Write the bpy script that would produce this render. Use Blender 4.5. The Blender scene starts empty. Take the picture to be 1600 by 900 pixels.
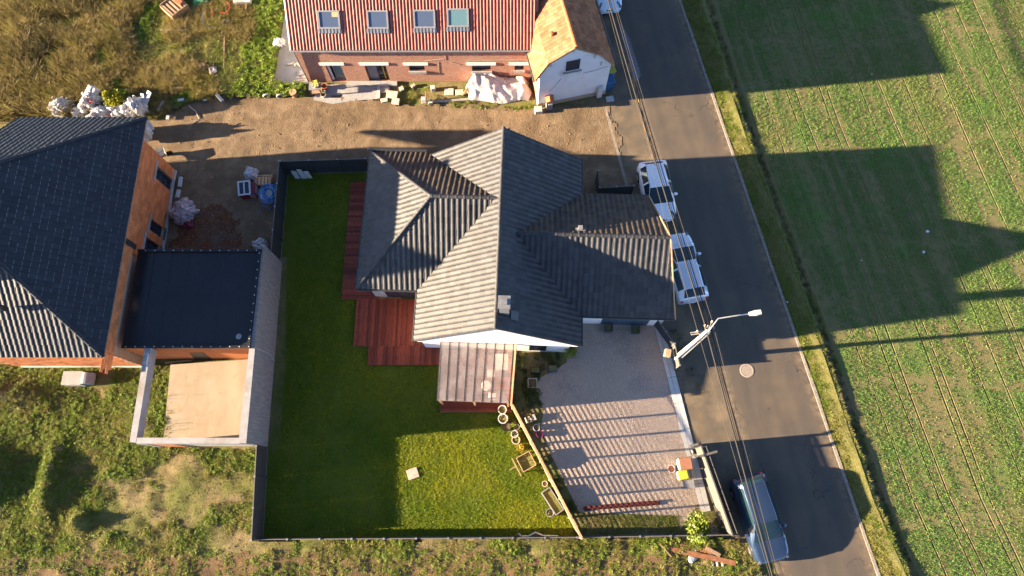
import bpy, bmesh, math, random
import numpy as np
from mathutils import Matrix, Vector, Euler
rnd = random.Random(7); NR = np.random.default_rng(11)
SC = bpy.context.scene; COL = SC.collection; PI = math.pi
R_ = math.radians
# ------------------------------------------------------------------ camera
F = 1067.0; CX, CY = 800.0, 450.0; NAD = (806.0, 778.0); H = 40.0      # drone height 40 m, lens 24 mm
_d = np.array([(NAD[0]-CX)/F, -(NAD[1]-CY)/F, -1.0]); _d /= np.linalg.norm(_d)
_z = -_d; _y = np.array([0, 1.0, 0]); _y = _y-_z*_y.dot(_z); _y /= np.linalg.norm(_y)
_x = np.cross(_y, _z); RC = np.array([_x, _y, _z]); CAM = np.array([0, 0, H])
cd = bpy.data.cameras.new('camera'); cam = bpy.data.objects.new('camera', cd); COL.objects.link(cam)
cd.sensor_width = 36; cd.lens = 36*F/1600; cd.clip_start = 1; cd.clip_end = 3000
m4 = Matrix.Identity(4)
for i in range(3):
    for j in range(3): m4[i][j] = RC[i][j]
m4[0][3], m4[1][3], m4[2][3] = CAM
cam.matrix_world = m4; SC.camera = cam
# ------------------------------------------------------------------ sky and sun
SUN_AZ, SUN_EL = 5.0, 12.9                    # light travels towards +x and a little +y
w = bpy.data.worlds.new('World'); SC.world = w; w.use_nodes = True
nt = w.node_tree; bg = nt.nodes['Background']
sky = nt.nodes.new('ShaderNodeTexSky'); sky.sky_type = 'NISHITA'; sky.sun_disc = False
sky.sun_elevation = R_(SUN_EL)
sky.sun_rotation = math.atan2(-math.cos(R_(SUN_AZ)), -math.sin(R_(SUN_AZ))) % (2*PI)
sky.air_density = 0.4; sky.dust_density = 0.25; sky.ozone_density = 1.0; sky.altitude = 50
nt.links.new(sky.outputs[0], bg.inputs[0]); bg.inputs[1].default_value = 0.068
sl = bpy.data.lights.new('sun', 'SUN'); sun = bpy.data.objects.new('sun', sl); COL.objects.link(sun)
sl.energy = 5.0; sl.angle = R_(0.55); sl.color = (1.0, 0.77, 0.51)
_sd = Vector((math.cos(R_(SUN_AZ))*math.cos(R_(SUN_EL)), math.sin(R_(SUN_AZ))*math.cos(R_(SUN_EL)), -math.sin(R_(SUN_EL))))
sun.rotation_euler = _sd.to_track_quat('-Z', 'Y').to_euler(); sun.location = (-60, 0, 40)
SC.view_settings.view_transform = 'Standard'; SC.view_settings.look = 'None'
SC.view_settings.exposure = 3.08; SC.view_settings.gamma = 1.0
SC.cycles.max_bounces = 6; SC.cycles.diffuse_bounces = 3; SC.cycles.glossy_bounces = 3; SC.cycles.transparent_max_bounces = 8
# ------------------------------------------------------------------ where things stand (surveyed off the photograph)
def _ray(px, py): return RC @ np.array([(px-CX)/F, -(py-CY)/F, -1.0])
def P(px, py, z=0.0):
    r = _ray(px, py); return Vector(CAM+r*((z-H)/r[2]))
def PX(px, py, x):
    r = _ray(px, py); return Vector(CAM+r*(x/r[0]))
def PY(px, py, y):
    r = _ray(px, py); return Vector(CAM+r*(y/r[1]))
def G(*pts, z=0.0): return [P(a, b, z) for a, b in pts]
# ------------------------------------------------------------------ mesh builder and object helpers
WM = {}
class MB:
    def __init__(s): s.v = []; s.f = []
    def add(s, vs, fs):
        o = len(s.v); s.v += [tuple(v) for v in vs]; s.f += [tuple(i+o for i in f) for f in fs]; return s
    def box(s, cx, cy, cz, sx, sy, sz, rz=0.0, rx=0.0, ry=0.0):
        m = Matrix.Translation((cx, cy, cz)) @ Euler((rx, ry, rz)).to_matrix().to_4x4()
        vs = [m @ Vector((x*sx/2, y*sy/2, z*sz/2)) for x in (-1, 1) for y in (-1, 1) for z in (-1, 1)]
        return s.add(vs, [(0, 1, 3, 2), (4, 6, 7, 5), (0, 4, 5, 1), (2, 3, 7, 6), (0, 2, 6, 4), (1, 5, 7, 3)])
    def bar(s, a, b, w, h, up=(0, 0, 1)):          # box from a to b, w across, h along up
        a = Vector(a); b = Vector(b); d = (b-a).normalized(); upv = Vector(up)
        if abs(d.dot(upv)) > .98: upv = Vector((1, 0, 0))
        sd = d.cross(upv).normalized()*w/2; u = sd.cross(d).normalized()*h/2
        vs = [p+i*sd+j*u for p in (a, b) for i, j in ((-1, -1), (1, -1), (1, 1), (-1, 1))]
        return s.add(vs, [(0, 1, 2, 3), (7, 6, 5, 4), (0, 4, 5, 1), (1, 5, 6, 2), (2, 6, 7, 3), (3, 7, 4, 0)])
    def tube(s, pts, r, n=8, r2=None, cap=True):
        pts = [Vector(p) for p in pts]; N = len(pts); rings = []
        prev = None
        for i, p in enumerate(pts):
            t = (pts[min(i+1, N-1)]-pts[max(i-1, 0)]).normalized()
            if prev is None:
                a = Vector((0, 0, 1)) if abs(t.z) < .9 else Vector((1, 0, 0)); x = t.cross(a).normalized()
            else: x = (prev-t*prev.dot(t)).normalized()
            prev = x; y = t.cross(x)
            rr = r if r2 is None else r+(r2-r)*i/max(1, N-1)
            rings.append([p+(x*math.cos(2*PI*k/n)+y*math.sin(2*PI*k/n))*rr for k in range(n)])
        vs = [v for q in rings for v in q]; fs = []
        for i in range(N-1):
            for k in range(n): fs.append((i*n+k, i*n+(k+1) % n, (i+1)*n+(k+1) % n, (i+1)*n+k))
        if cap: fs += [tuple(range(n))[::-1], tuple((N-1)*n+k for k in range(n))]
        return s.add(vs, fs)
    def lathe(s, prof, c=(0, 0, 0), n=16, closed=True):
        vs = []; fs = []; N = len(prof)
        for r, z in prof:
            for k in range(n): vs.append((c[0]+r*math.cos(2*PI*k/n), c[1]+r*math.sin(2*PI*k/n), c[2]+z))
        for i in range(N-1):
            for k in range(n): fs.append((i*n+k, i*n+(k+1) % n, (i+1)*n+(k+1) % n, (i+1)*n+k))
        if closed: fs += [tuple(range(n))[::-1], tuple((N-1)*n+k for k in range(n))]
        return s.add(vs, fs)
    def prism(s, poly, z0, z1):                    # vertical prism; poly counter-clockwise (x, y)
        n = len(poly); vs = [(p[0], p[1], z0) for p in poly]+[(p[0], p[1], z1) for p in poly]
        return s.add(vs, [tuple(range(n))[::-1], tuple(range(n, 2*n))]+[(k, (k+1) % n, n+(k+1) % n, n+k) for k in range(n)])
    def slab(s, poly3, off):                       # planar polygon extruded by vector off
        n = len(poly3); off = Vector(off); a = [Vector(p) for p in poly3]; b = [p+off for p in a]
        return s.add(a+b, [tuple(range(n))[::-1], tuple(range(n, 2*n))]+[(k, (k+1) % n, n+(k+1) % n, n+k) for k in range(n)])
    def poly(s, pts): return s.add(pts, [tuple(range(len(pts)))])
    def sub(s, segs): return s
    def xf(s, m): s.v = [tuple(m @ Vector(v)) for v in s.v]; return s
    def mesh(s, name):
        me = bpy.data.meshes.new(name); me.from_pydata(s.v, [], s.f); me.update()
        return me
def fixn(me):
    bm = bmesh.new(); bm.from_mesh(me); bmesh.ops.recalc_face_normals(bm, faces=bm.faces); bm.to_mesh(me); bm.free()
def link(name, data, parent=None):
    o = bpy.data.objects.new(name, data); COL.objects.link(o)
    if parent is not None: o.parent = parent
    return o
def thing(name, label, cat, loc=(0, 0, 0), rz=0.0, group=None):
    o = link(name, None); o.location = loc; o.rotation_euler = (0, 0, rz); o.empty_display_size = .3
    o['label'] = label; o['category'] = cat
    if group: o['group'] = group
    WM[o.name] = Matrix.Translation(loc) @ Matrix.Rotation(rz, 4, 'Z'); return o
def tag(o, label, cat, group=None):
    o['label'] = label; o['category'] = cat
    if group: o['group'] = group
    return o
def obj(name, mb, mat, parent=None, world=True, smooth=False, bevel=0.0, label=None, kind=None, auto=None):
    """one mesh object; world=True: mb is in world coordinates, else in the root's coordinates"""
    me = mb.mesh(name) if isinstance(mb, MB) else mb
    root = parent
    while root is not None and root.parent is not None: root = root.parent
    if world and root is not None: me.transform(WM[root.name].inverted())
    if isinstance(mb, MB): fixn(me)
    if mat is not None: me.materials.append(mat)
    if smooth:
        me.polygons.foreach_set('use_smooth', [True]*len(me.polygons))
        if auto: me.set_sharp_from_angle(angle=R_(auto))
    o = link(name, me, parent)
    if bevel:
        b = o.modifiers.new('bevel', 'BEVEL'); b.width = bevel; b.segments = 2; b.limit_method = 'ANGLE'
    if label: o['label'] = label
    if kind: o['kind'] = kind
    return o
def single(name, mb, mat, label, cat, loc, rz=0.0, group=None, **k):
    """a thing that is one mesh, given in its own coordinates"""
    o = obj(name, mb, mat, None, False, **k); o.location = loc; o.rotation_euler = (0, 0, rz)
    return tag(o, label, cat, group)
def dup(root, loc, rz, label=None):
    r = root.copy(); COL.objects.link(r); r.location = loc; r.rotation_euler = (0, 0, rz)
    if label: r['label'] = label
    for ch in list(root.children):
        c = ch.copy(); COL.objects.link(c); c.parent = r
        for g in ch.children:
            d = g.copy(); COL.objects.link(d); d.parent = c
    WM[r.name] = Matrix.Translation(loc) @ Matrix.Rotation(rz, 4, 'Z'); return r
def part(name, mb, mat, parent, **k): return obj(name, mb, mat, parent, **k)
# ------------------------------------------------------------------ value noise for terrain and scatter
def vnoise(x, y, sc, seed):
    x = np.asarray(x)/sc+seed*17.3; y = np.asarray(y)/sc+seed*5.7
    xi = np.floor(x).astype(int); yi = np.floor(y).astype(int); fx = x-xi; fy = y-yi
    fx = fx*fx*(3-2*fx); fy = fy*fy*(3-2*fy)
    def hsh(a, b):
        n = (a*374761393+b*668265263+seed*144665) & 0x7fffffff
        n = ((n ^ (n >> 13))*1274126177) & 0x7fffffff
        return ((n ^ (n >> 16)) & 0xffff)/65535.0
    return (hsh(xi, yi)*(1-fx)+hsh(xi+1, yi)*fx)*(1-fy)+(hsh(xi, yi+1)*(1-fx)+hsh(xi+1, yi+1)*fx)*fy
def inpoly(x, y, poly):
    x = np.asarray(x); y = np.asarray(y); c = np.zeros(x.shape, bool); n = len(poly)
    for i in range(n):
        x0, y0 = poly[i][0], poly[i][1]; x1, y1 = poly[(i+1) % n][0], poly[(i+1) % n][1]
        if y0 == y1: continue
        c ^= ((y0 > y) != (y1 > y)) & (x < (x1-x0)*(y-y0)/(y1-y0)+x0)
    return c
def randin(poly, dens):
    xs = [p[0] for p in poly]; ys = [p[1] for p in poly]
    n = int((max(xs)-min(xs))*(max(ys)-min(ys))*dens)
    x = NR.uniform(min(xs), max(xs), n); y = NR.uniform(min(ys), max(ys), n); k = inpoly(x, y, poly)
    return x[k], y[k]
# ------------------------------------------------------------------ materials
def rgb(c): return (c[0], c[1], c[2], 1.0)
class NB:
    def __init__(s, name):
        s.m = bpy.data.materials.new(name); s.m.use_nodes = True; s.t = s.m.node_tree
        s.b = s.t.nodes['Principled BSDF']; s.out = s.t.nodes['Material Output']
    def n(s, t, **k):
        q = s.t.nodes.new('ShaderNode'+t)
        for a, b in k.items(): setattr(q, a, b)
        return q
    def l(s, a, b): s.t.links.new(a, b)
    def pos(s): return s.n('NewGeometry').outputs['Position']
    def objc(s): return s.n('TexCoord').outputs['Object']
    def noise(s, vec, scale, detail=5, rough=.6, stretch=None):
        if stretch is not None:
            mp = s.n('Mapping'); s.l(vec, mp.inputs[0]); mp.inputs['Scale'].default_value = stretch[:3]
            if len(stretch) > 3: mp.inputs['Rotation'].default_value = (0, 0, stretch[3])
            vec = mp.outputs[0]
        q = s.n('TexNoise'); s.l(vec, q.inputs['Vector']); q.inputs['Scale'].default_value = scale
        q.inputs['Detail'].default_value = detail; q.inputs['Roughness'].default_value = rough; return q.outputs[0]
    def ramp(s, fac, lo, hi):
        q = s.n('MapRange'); q.inputs[1].default_value = lo; q.inputs[2].default_value = hi; s.l(fac, q.inputs[0]); return q.outputs[0]
    def mix(s, fac, a, b, mode='MIX'):
        q = s.n('Mix', data_type='RGBA', blend_type=mode)
        for v, i in ((fac, 0), (a, 6), (b, 7)):
            if isinstance(v, (int, float)): q.inputs[i].default_value = v
            elif isinstance(v, tuple): q.inputs[i].default_value = rgb(v)
            else: s.l(v, q.inputs[i])
        return q.outputs[2]
    def math(s, op, a, b=0.0):
        q = s.n('Math', operation=op)
        for v, i in ((a, 0), (b, 1)):
            if isinstance(v, (int, float)): q.inputs[i].default_value = v
            else: s.l(v, q.inputs[i])
        return q.outputs[0]
    def bump(s, h, strength, dist=.05):
        q = s.n('Bump'); q.inputs['Strength'].default_value = strength; q.inputs['Distance'].default_value = dist
        s.l(h, q.inputs['Height']); s.l(q.outputs[0], s.b.inputs['Normal']); return q
    def rand(s):                                   # one number per object / instance / loose piece
        a = s.n('ObjectInfo').outputs['Random']; b = s.n('NewGeometry').outputs['Random Per Island']
        return s.math('FRACT', s.math('ADD', a, b))
    def val(s, col, fac, lo, hi):
        q = s.n('HueSaturation'); mr = s.n('MapRange'); mr.inputs[3].default_value = lo; mr.inputs[4].default_value = hi
        s.l(fac, mr.inputs[0]); s.l(mr.outputs[0], q.inputs['Value']); s.l(col, q.inputs['Color']); return q.outputs[0]
    def fin(s, col, rough=.7, spec=.3, metal=0.0):
        if isinstance(col, tuple): s.b.inputs['Base Color'].default_value = rgb(col)
        else: s.l(col, s.b.inputs['Base Color'])
        s.b.inputs['Roughness'].default_value = rough; s.b.inputs['Specular IOR Level'].default_value = spec
        s.b.inputs['Metallic'].default_value = metal; return s.m
def mk(name, c1, c2=None, sc=4.0, rough=.7, spec=.3, bump=0.0, bsc=40.0, rv=0.0, c3=None, sc3=.5, metal=0.0, world=False, lo=.35, hi=.65, stretch=None, bdist=.03, t3=(.5, .68)):
    b = NB(name); v = b.pos() if world else b.objc()
    c2 = c2 or tuple(x*.8 for x in c1)
    col = b.mix(b.ramp(b.noise(v, sc, stretch=stretch), lo, hi), c1, c2)
    if c3: col = b.mix(b.ramp(b.noise(v, sc3, 4), *t3), col, c3)
    if rv: col = b.val(col, b.rand(), 1-rv, 1+rv)
    if bump: b.bump(b.noise(v, bsc, 6, .65, stretch=stretch), bump, bdist)
    return b.fin(col, rough, spec, metal)
def mglass(name, c, rough=.03):
    b = NB(name); return b.fin(c, rough, .8 if 'sky' in name else .4)
def mpaint(name, c, coat=.6, metal=0.0, rough=.35):
    b = NB(name); v = b.objc()
    col = b.mix(b.ramp(b.noise(v, 9, 6), .45, .8), c, tuple(x*.93+.004 for x in c))
    m = b.fin(col, rough, .5, metal); b.b.inputs['Coat Weight'].default_value = coat; b.b.inputs['Coat Roughness'].default_value = .06; return m
def mleaf(name, c1, c2, c3=None, sc3=.35, t3=(.45, .6), trans=.3, rough=.6):
    """leaf or blade: tint per instance, patches over the ground it stands on"""
    b = NB(name); oi = b.n('ObjectInfo'); isl = b.n('NewGeometry').outputs['Random Per Island']
    r = b.math('FRACT', b.math('ADD', oi.outputs['Random'], b.math('MULTIPLY', isl, .6)))
    col = b.mix(r, c1, c2)
    if c3: col = b.mix(b.ramp(b.noise(oi.outputs['Location'], sc3, 3), *t3), col, c3)
    d = b.n('BsdfDiffuse'); t = b.n('BsdfTranslucent'); g = b.n('BsdfGlossy'); g.inputs['Roughness'].default_value = .45
    g.inputs['Color'].default_value = (.8, .85, .8, 1)
    b.l(col, d.inputs[0]); b.l(b.mix(.5, col, (.2, .22, .03)), t.inputs[0])
    m1 = b.n('MixShader'); m1.inputs[0].default_value = trans; b.l(d.outputs[0], m1.inputs[1]); b.l(t.outputs[0], m1.inputs[2])
    m2 = b.n('MixShader'); m2.inputs[0].default_value = .012; b.l(m1.outputs[0], m2.inputs[1]); b.l(g.outputs[0], m2.inputs[2])
    b.l(m2.outputs[0], b.out.inputs[0]); return b.m
M = {}
def _asphalt():
    b = NB('asphalt'); v = b.pos()
    col = b.mix(b.ramp(b.noise(v, 1.1, 6, .65, (1, .2, 1, .2)), .35, .7), (.09, .074, .058), (.068, .057, .047))
    col = b.mix(b.math('MULTIPLY', b.ramp(b.noise(v, .22, 3), .5, .62), .5), col, (.125, .096, .066))         # sun-bleached, dusty areas
    sx = b.n('SeparateXYZ'); b.l(v, sx.inputs[0]); u = b.math('ADD', sx.outputs[0], b.math('MULTIPLY', sx.outputs[1], .2155))
    for c0, wd in ((14.75, .33), (16.25, .33), (17.6, .4)):                                              # wheel bands
        k = b.ramp(b.math('ABSOLUTE', b.math('SUBTRACT', u, c0)), wd, wd*.2); col = b.mix(b.math('MULTIPLY', k, .22), col, (.045, .042, .04))
    for c0, wd in ((13.65, .55), (18.6, .5)):                                                            # dirt creeping in from the edges
        k = b.math('MULTIPLY', b.ramp(b.math('ABSOLUTE', b.math('SUBTRACT', u, c0)), wd, .05), b.ramp(b.noise(v, 2.5, 6), .4, .62)); col = b.mix(b.math('MULTIPLY', k, .8), col, (.19, .14, .085))
    vo = b.n('TexVoronoi', feature='DISTANCE_TO_EDGE'); wv = b.n('VectorMath', operation='ADD'); nz = b.n('TexNoise'); nz.inputs['Scale'].default_value = 1.5; b.l(v, nz.inputs[0]); b.l(v, wv.inputs[0]); b.l(nz.outputs[1], wv.inputs[1])
    b.l(wv.outputs[0], vo.inputs[0]); vo.inputs['Scale'].default_value = .28
    cr = b.math('MULTIPLY', b.ramp(vo.outputs[0], .008, .002), b.ramp(b.noise(v, .5, 2), .5, .6)); col = b.mix(b.math('MULTIPLY', cr, .75), col, (.025, .024, .023))
    col = b.mix(b.ramp(b.noise(v, 160, 2), .58, .8), col, (.16, .145, .125))
    col = b.mix(b.ramp(b.noise(v, 5, 3), .7, .76), col, (.125, .11, .095))
    b.bump(b.noise(v, 90, 4, .7), .5, .012); return b.fin(col, .78, .22)
M['asphalt'] = _asphalt()
M['pavement'] = mk('pavement', (.085, .073, .058), (.13, .1, .068), 1.1, .9, .2, .7, 60, world=True, c3=(.19, .145, .09), sc3=.35, t3=(.5, .7))
M['kerb'] = mk('kerb_concrete', (.25, .225, .2), (.17, .145, .12), 5, .9, .2, .5, 50, world=True)
M['concrete'] = mk('concrete', (.3, .3, .3), (.25, .245, .24), 2.2, .9, .2, .4, 60, world=True, c3=(.23, .2, .17), sc3=.6)
M['pale_concrete'] = mk('pale_concrete', (.5, .48, .45), (.43, .42, .4), 3, .9, .2, .3, 60, world=True)
M['slab'] = mk('terrace_slab', (.32, .265, .195), (.27, .215, .155), 1.2, .9, .2, .25, 50, world=True, c3=(.25, .185, .115), sc3=1.3, stretch=(1, .35, 1), t3=(.55, .8))
M['dirt'] = mk('dirt', (.2, .145, .092), (.135, .096, .06), 1.7, .95, .1, 1.0, 14, world=True, c3=(.12, .085, .052), sc3=.6, bdist=.07, t3=(.44, .64))
M['red_soil'] = mk('red_soil', (.15, .06, .03), (.09, .05, .03), 3, .95, .1, 1.0, 18, world=True, c3=(.11, .1, .09), sc3=.5, bdist=.06)
M['gravel'] = mk('gravel_bed', (.45, .36, .285), (.27, .215, .17), 30, .9, .2, .7, 80, world=True, c3=(.24, .2, .175), sc3=.5, bdist=.012)
M['soil'] = mk('soil', (.2, .155, .08), (.13, .105, .05), 3, .95, .1, 1.0, 16, world=True, c3=(.11, .115, .035), sc3=.5, bdist=.05, t3=(.42, .58))
M['row_soil'] = mk('row_soil', (.14, .09, .05), (.1, .068, .035), 4, .95, .1, 1.0, 16, world=True, bdist=.05)
M['verge'] = mk('verge_soil', (.13, .12, .045), (.08, .085, .025), 3, .95, .1, 1.0, 16, world=True, bdist=.05)
M['lawn'] = mk('lawn_soil', (.07, .1, .012), (.1, .11, .014), 2, .95, .1, 1.0, 30, world=True)
M['field'] = mk('field_soil', (.15, .125, .06), (.11, .11, .045), 2.5, .95, .1, .8, 14, world=True, bdist=.04, c3=(.085, .13, .035), sc3=.3)
M['grey_tile'] = (lambda b: b.fin(b.val(b.mix(b.ramp(b.noise(b.pos(), 3, 5), .35, .7), (.034, .035, .038), (.024, .025, .028)), b.rand(), .68, 1.32), .62, .4))(NB('grey_roof_tile'))
M['bounce_tile'] = (lambda b: b.fin(b.val(b.mix(b.ramp(b.noise(b.pos(), 1.7, 6), .3, .62), (.034, .033, .033), (.062, .041, .024)), b.rand(), .7, 1.3), .7, .3))(NB('bounce_tinted_roof_tile'))  # grey tile with warm light bounced off the yard mixed into its colour
M['blue_tile'] = (lambda b: b.fin(b.val(b.mix(b.ramp(b.noise(b.pos(), 3, 5), .35, .7), (.021, .026, .033), (.015, .019, .025)), b.rand(), .8, 1.2), .58, .25))(NB('slate_roof_tile'))
M['tile_glint'] = mk('tile_lip_glint', (.14, .15, .16), (.08, .085, .095), 6, .6, .3)  # sky highlight on the tile lips, painted as a paler colour
M['red_tile'] = (lambda b: b.fin(b.val(b.mix(b.ramp(b.noise(b.pos(), 2.2, 6), .4, .75), (.3, .085, .06), (.24, .075, .055)), b.rand(), .85, 1.15), .45, .45))(NB('red_roof_tile'))
M['orange_tile'] = (lambda b: b.fin(b.val(b.mix(b.ramp(b.noise(b.pos(), 1.6, 6), .42, .7), (.235, .098, .05), (.24, .125, .072)), b.rand(), .72, 1.25), .85, .1))(NB('orange_roof_tile'))
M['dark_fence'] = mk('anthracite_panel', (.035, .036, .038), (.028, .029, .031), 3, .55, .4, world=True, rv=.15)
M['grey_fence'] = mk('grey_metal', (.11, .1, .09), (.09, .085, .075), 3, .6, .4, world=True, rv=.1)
M['dark_metal'] = mk('dark_metal', (.03, .03, .033), (.022, .023, .026), 5, .4, .5)
M['cable'] = mk('cable_sheath', (.05, .045, .04), (.035, .03, .028), 5, .7, .3)
M['black'] = mk('black_plastic', (.015, .015, .016), (.02, .02, .021), 6, .5, .4)
M['rubber'] = mk('tyre_rubber', (.02, .02, .02), (.026, .025, .024), 8, .85, .2)
M['white_render'] = mk('white_render', (.8, .79, .77), (.74, .73, .7), 1.5, .9, .2, .15, 80, world=True)
M['old_white'] = mk('old_whitewash', (.66, .66, .67), (.6, .6, .61), 1.4, .92, .2, .35, 30, world=True, c3=(.5, .46, .43), sc3=1.2, t3=(.6, .75))
M['grey_render'] = mk('grey_render', (.4, .39, .37), (.35, .34, .33), 1.8, .9, .2, world=True)
M['zinc'] = mk('zinc', (.3, .3, .3), (.22, .22, .22), 3, .45, .5, metal=.6)
M['steel'] = mk('galvanised_steel', (.45, .43, .4), (.36, .35, .33), 6, .45, .5, metal=.5)
M['deck'] = (lambda b: b.fin(b.val(b.mix(b.ramp(b.noise(b.pos(), 5, 6, .6, (6, .5, 1)), .4, .7), (.145, .024, .013), (.22, .058, .025)), b.rand(), .5, 1.5), .5, .25))(NB('red_deck_board'))
M['wood'] = mk('weathered_wood', (.33, .22, .14), (.24, .16, .1), 8, .8, .2, .5, 30, rv=.2)
M['pale_wood'] = mk('pale_wood', (.46, .3, .17), (.37, .23, .12), 8, .8, .2, .4, 30, rv=.2)
M['rust_wood'] = mk('reddish_timber', (.25, .105, .05), (.2, .085, .045), 6, .75, .3, .3, 30, rv=.12)
M['dark_red'] = mk('dark_red_timber', (.1, .02, .014), (.07, .016, .012), 6, .5, .4, rv=.2)
M['clay'] = (lambda b: (b.bump(b.noise(b.pos(), 40, 3), .25, .01), b.fin(b.val(b.mix(b.ramp(b.noise(b.pos(), 2, 6), .35, .7), (.47, .17, .065), (.4, .135, .05)), b.rand(), .82, 1.2), .9, .15))[1])(NB('clay_block'))
M['mortar'] = mk('mortar', (.4, .3, .22), (.34, .25, .18), 6, .95, .1, world=True)
def _brick():
    b = NB('red_brick'); v = b.pos(); br = b.n('TexBrick')
    sw = b.n('SeparateXYZ'); b.l(v, sw.inputs[0]); cb = b.n('CombineXYZ')
    b.l(b.math('ADD', sw.outputs[0], sw.outputs[1]), cb.inputs[0]); b.l(sw.outputs[2], cb.inputs[1]); b.l(cb.outputs[0], br.inputs[0])
    br.inputs['Scale'].default_value = 1.0; br.inputs['Brick Width'].default_value = .22; br.inputs['Row Height'].default_value = .075
    br.inputs['Mortar Size'].default_value = .008; br.inputs['Color1'].default_value = (.33, .11, .065, 1); br.inputs['Color2'].default_value = (.2, .065, .045, 1)
    br.inputs['Mortar'].default_value = (.42, .31, .25, 1); br.inputs['Bias'].default_value = -.1
    col = b.mix(b.ramp(b.noise(v, 1.2, 6), .45, .75), br.outputs[0], b.mix(.6, br.outputs[0], (.42, .26, .2)))
    col = b.mix(b.ramp(b.noise(v, 11, 5, .75), .52, .66), col, (.46, .3, .22))
    b.bump(b.math('ADD', b.math('MULTIPLY', br.outputs[1], -1.0), b.math('MULTIPLY', b.noise(v, 30, 4), .8)), .6, .015)
    return b.fin(col, .9, .15)
M['brick'] = _brick()
M['stone_cladding'] = mk('weathered_cladding', (.26, .23, .21), (.17, .155, .15), 1.6, .95, .1, .8, 9, world=True, stretch=(1, 7, .7), bdist=.03)
M['membrane'] = (lambda b: (b.bump(b.noise(b.pos(), .8, 3), .08, .05), b.l(b.math('ADD', b.math('MULTIPLY', b.ramp(b.noise(b.pos(), .45, 5), .4, .65), .35), .2), b.b.inputs['Roughness']), b.fin(b.mix(b.ramp(b.noise(b.pos(), .7, 4), .35, .7), (.011, .014, .018), (.008, .01, .013)), .3, .35))[2])(NB('roof_membrane'))
M['shutter'] = mk('dark_shutter', (.03, .034, .045), (.024, .028, .036), 4, .6, .2)
M['membrane_seam'] = mk('membrane_seam', (.02, .023, .028), (.015, .017, .022), 4, .6, .25)
M['glass'] = mglass('dark_glass', (.02, .03, .045))
M['sky_glass'] = mglass('skylight_glass', (.06, .085, .14), .06)
M['teal_glass'] = mglass('teal_skylight_glass', (.09, .17, .19), .08)
M['car_glass'] = mglass('car_glass', (.012, .03, .04))
M['white_paint'] = mpaint('white_car_paint', (.74, .75, .78))
M['silver_paint'] = mpaint('silver_car_paint', (.58, .6, .66), .8, .25, .3)
M['paleblue_paint'] = mpaint('pale_blue_car_paint', (.55, .68, .78))
M['blue_paint'] = mpaint('dark_blue_car_paint', (.022, .042, .085), 1.0, .3, .3)
M['chrome'] = mk('chrome', (.7, .7, .7), (.6, .6, .6), 4, .15, .6, metal=1.0)
M['alloy'] = mk('alloy', (.45, .45, .47), (.36, .36, .38), 6, .3, .6, metal=.8)
M['tail_red'] = mpaint('tail_lamp_red', (.5, .02, .02), 1.0)
M['dark_lens'] = mpaint('headlamp_lens', (.07, .08, .1), 1.0)
M['lens'] = mpaint('lamp_lens', (.5, .52, .55), 1.0)
M['plastic_white'] = mk('white_plastic', (.48, .48, .48), (.4, .4, .4), 6, .6, .3)
M['bag'] = mk('woven_white_bag', (.5, .49, .49), (.38, .37, .37), 5, .8, .25, .6, 14)
M['film'] = mk('plastic_film', (.34, .3, .31), (.22, .17, .19), 5, .3, .6, .6, 10)
M['tarp'] = mk('white_tarpaulin', (.5, .48, .47), (.43, .41, .4), 3, .45, .4, .3, 8)
M['logo_red'] = mk('red_print', (.5, .04, .05), (.45, .05, .05), 6, .7, .2)
M['maroon'] = mk('maroon_crate', (.16, .02, .035), (.11, .02, .03), 6, .6, .3)
M['blue_hose'] = mk('blue_hose', (.015, .16, .42), (.01, .12, .34), 8, .45, .4)
M['red_hose'] = mk('red_hose', (.5, .05, .03), (.4, .04, .03), 8, .5, .4)
M['green_hose'] = mk('green_hose', (.03, .2, .08), (.03, .15, .06), 8, .5, .4)
M['grey_pipe'] = mk('grey_pipe', (.42, .4, .38), (.33, .32, .3), 8, .6, .3)
M['brown_lid'] = mk('brown_bin_lid', (.26, .12, .07), (.22, .1, .06), 5, .55, .35)
M['yellow'] = mk('yellow_plastic', (.36, .33, .03), (.3, .28, .03), 5, .55, .35)
M['bin_grey'] = mk('grey_bin', (.2, .2, .21), (.16, .16, .17), 5, .55, .35)
M['bin_blue'] = mk('blue_bin', (.02, .09, .2), (.02, .075, .17), 5, .55, .35)
M['purple'] = mk('purple_pot', (.2, .02, .16), (.16, .02, .12), 5, .5, .4)
M['terracotta'] = mk('terracotta', (.4, .13, .06), (.33, .11, .05), 6, .85, .2, rv=.15)
M['stone'] = mk('pale_stone', (.5, .42, .35), (.4, .33, .27), 4, .9, .2, .6, 20, rv=.15)
M['garage_blue'] = mk('blue_grey_door', (.05, .085, .12), (.042, .075, .105), 4, .5, .4)
M['yellow_mark'] = mk('worn_yellow_paint', (.52, .27, .04), (.36, .2, .06), 12, .8, .2, world=True)
M['stain'] = mk('pale_road_stain', (.19, .19, .2), (.12, .12, .13), 6, .8, .2, world=True)
M['manhole'] = mk('manhole_concrete', (.28, .235, .2), (.2, .165, .14), 9, .9, .2, .8, 30, world=True)
M['polycarb'] = None
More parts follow.
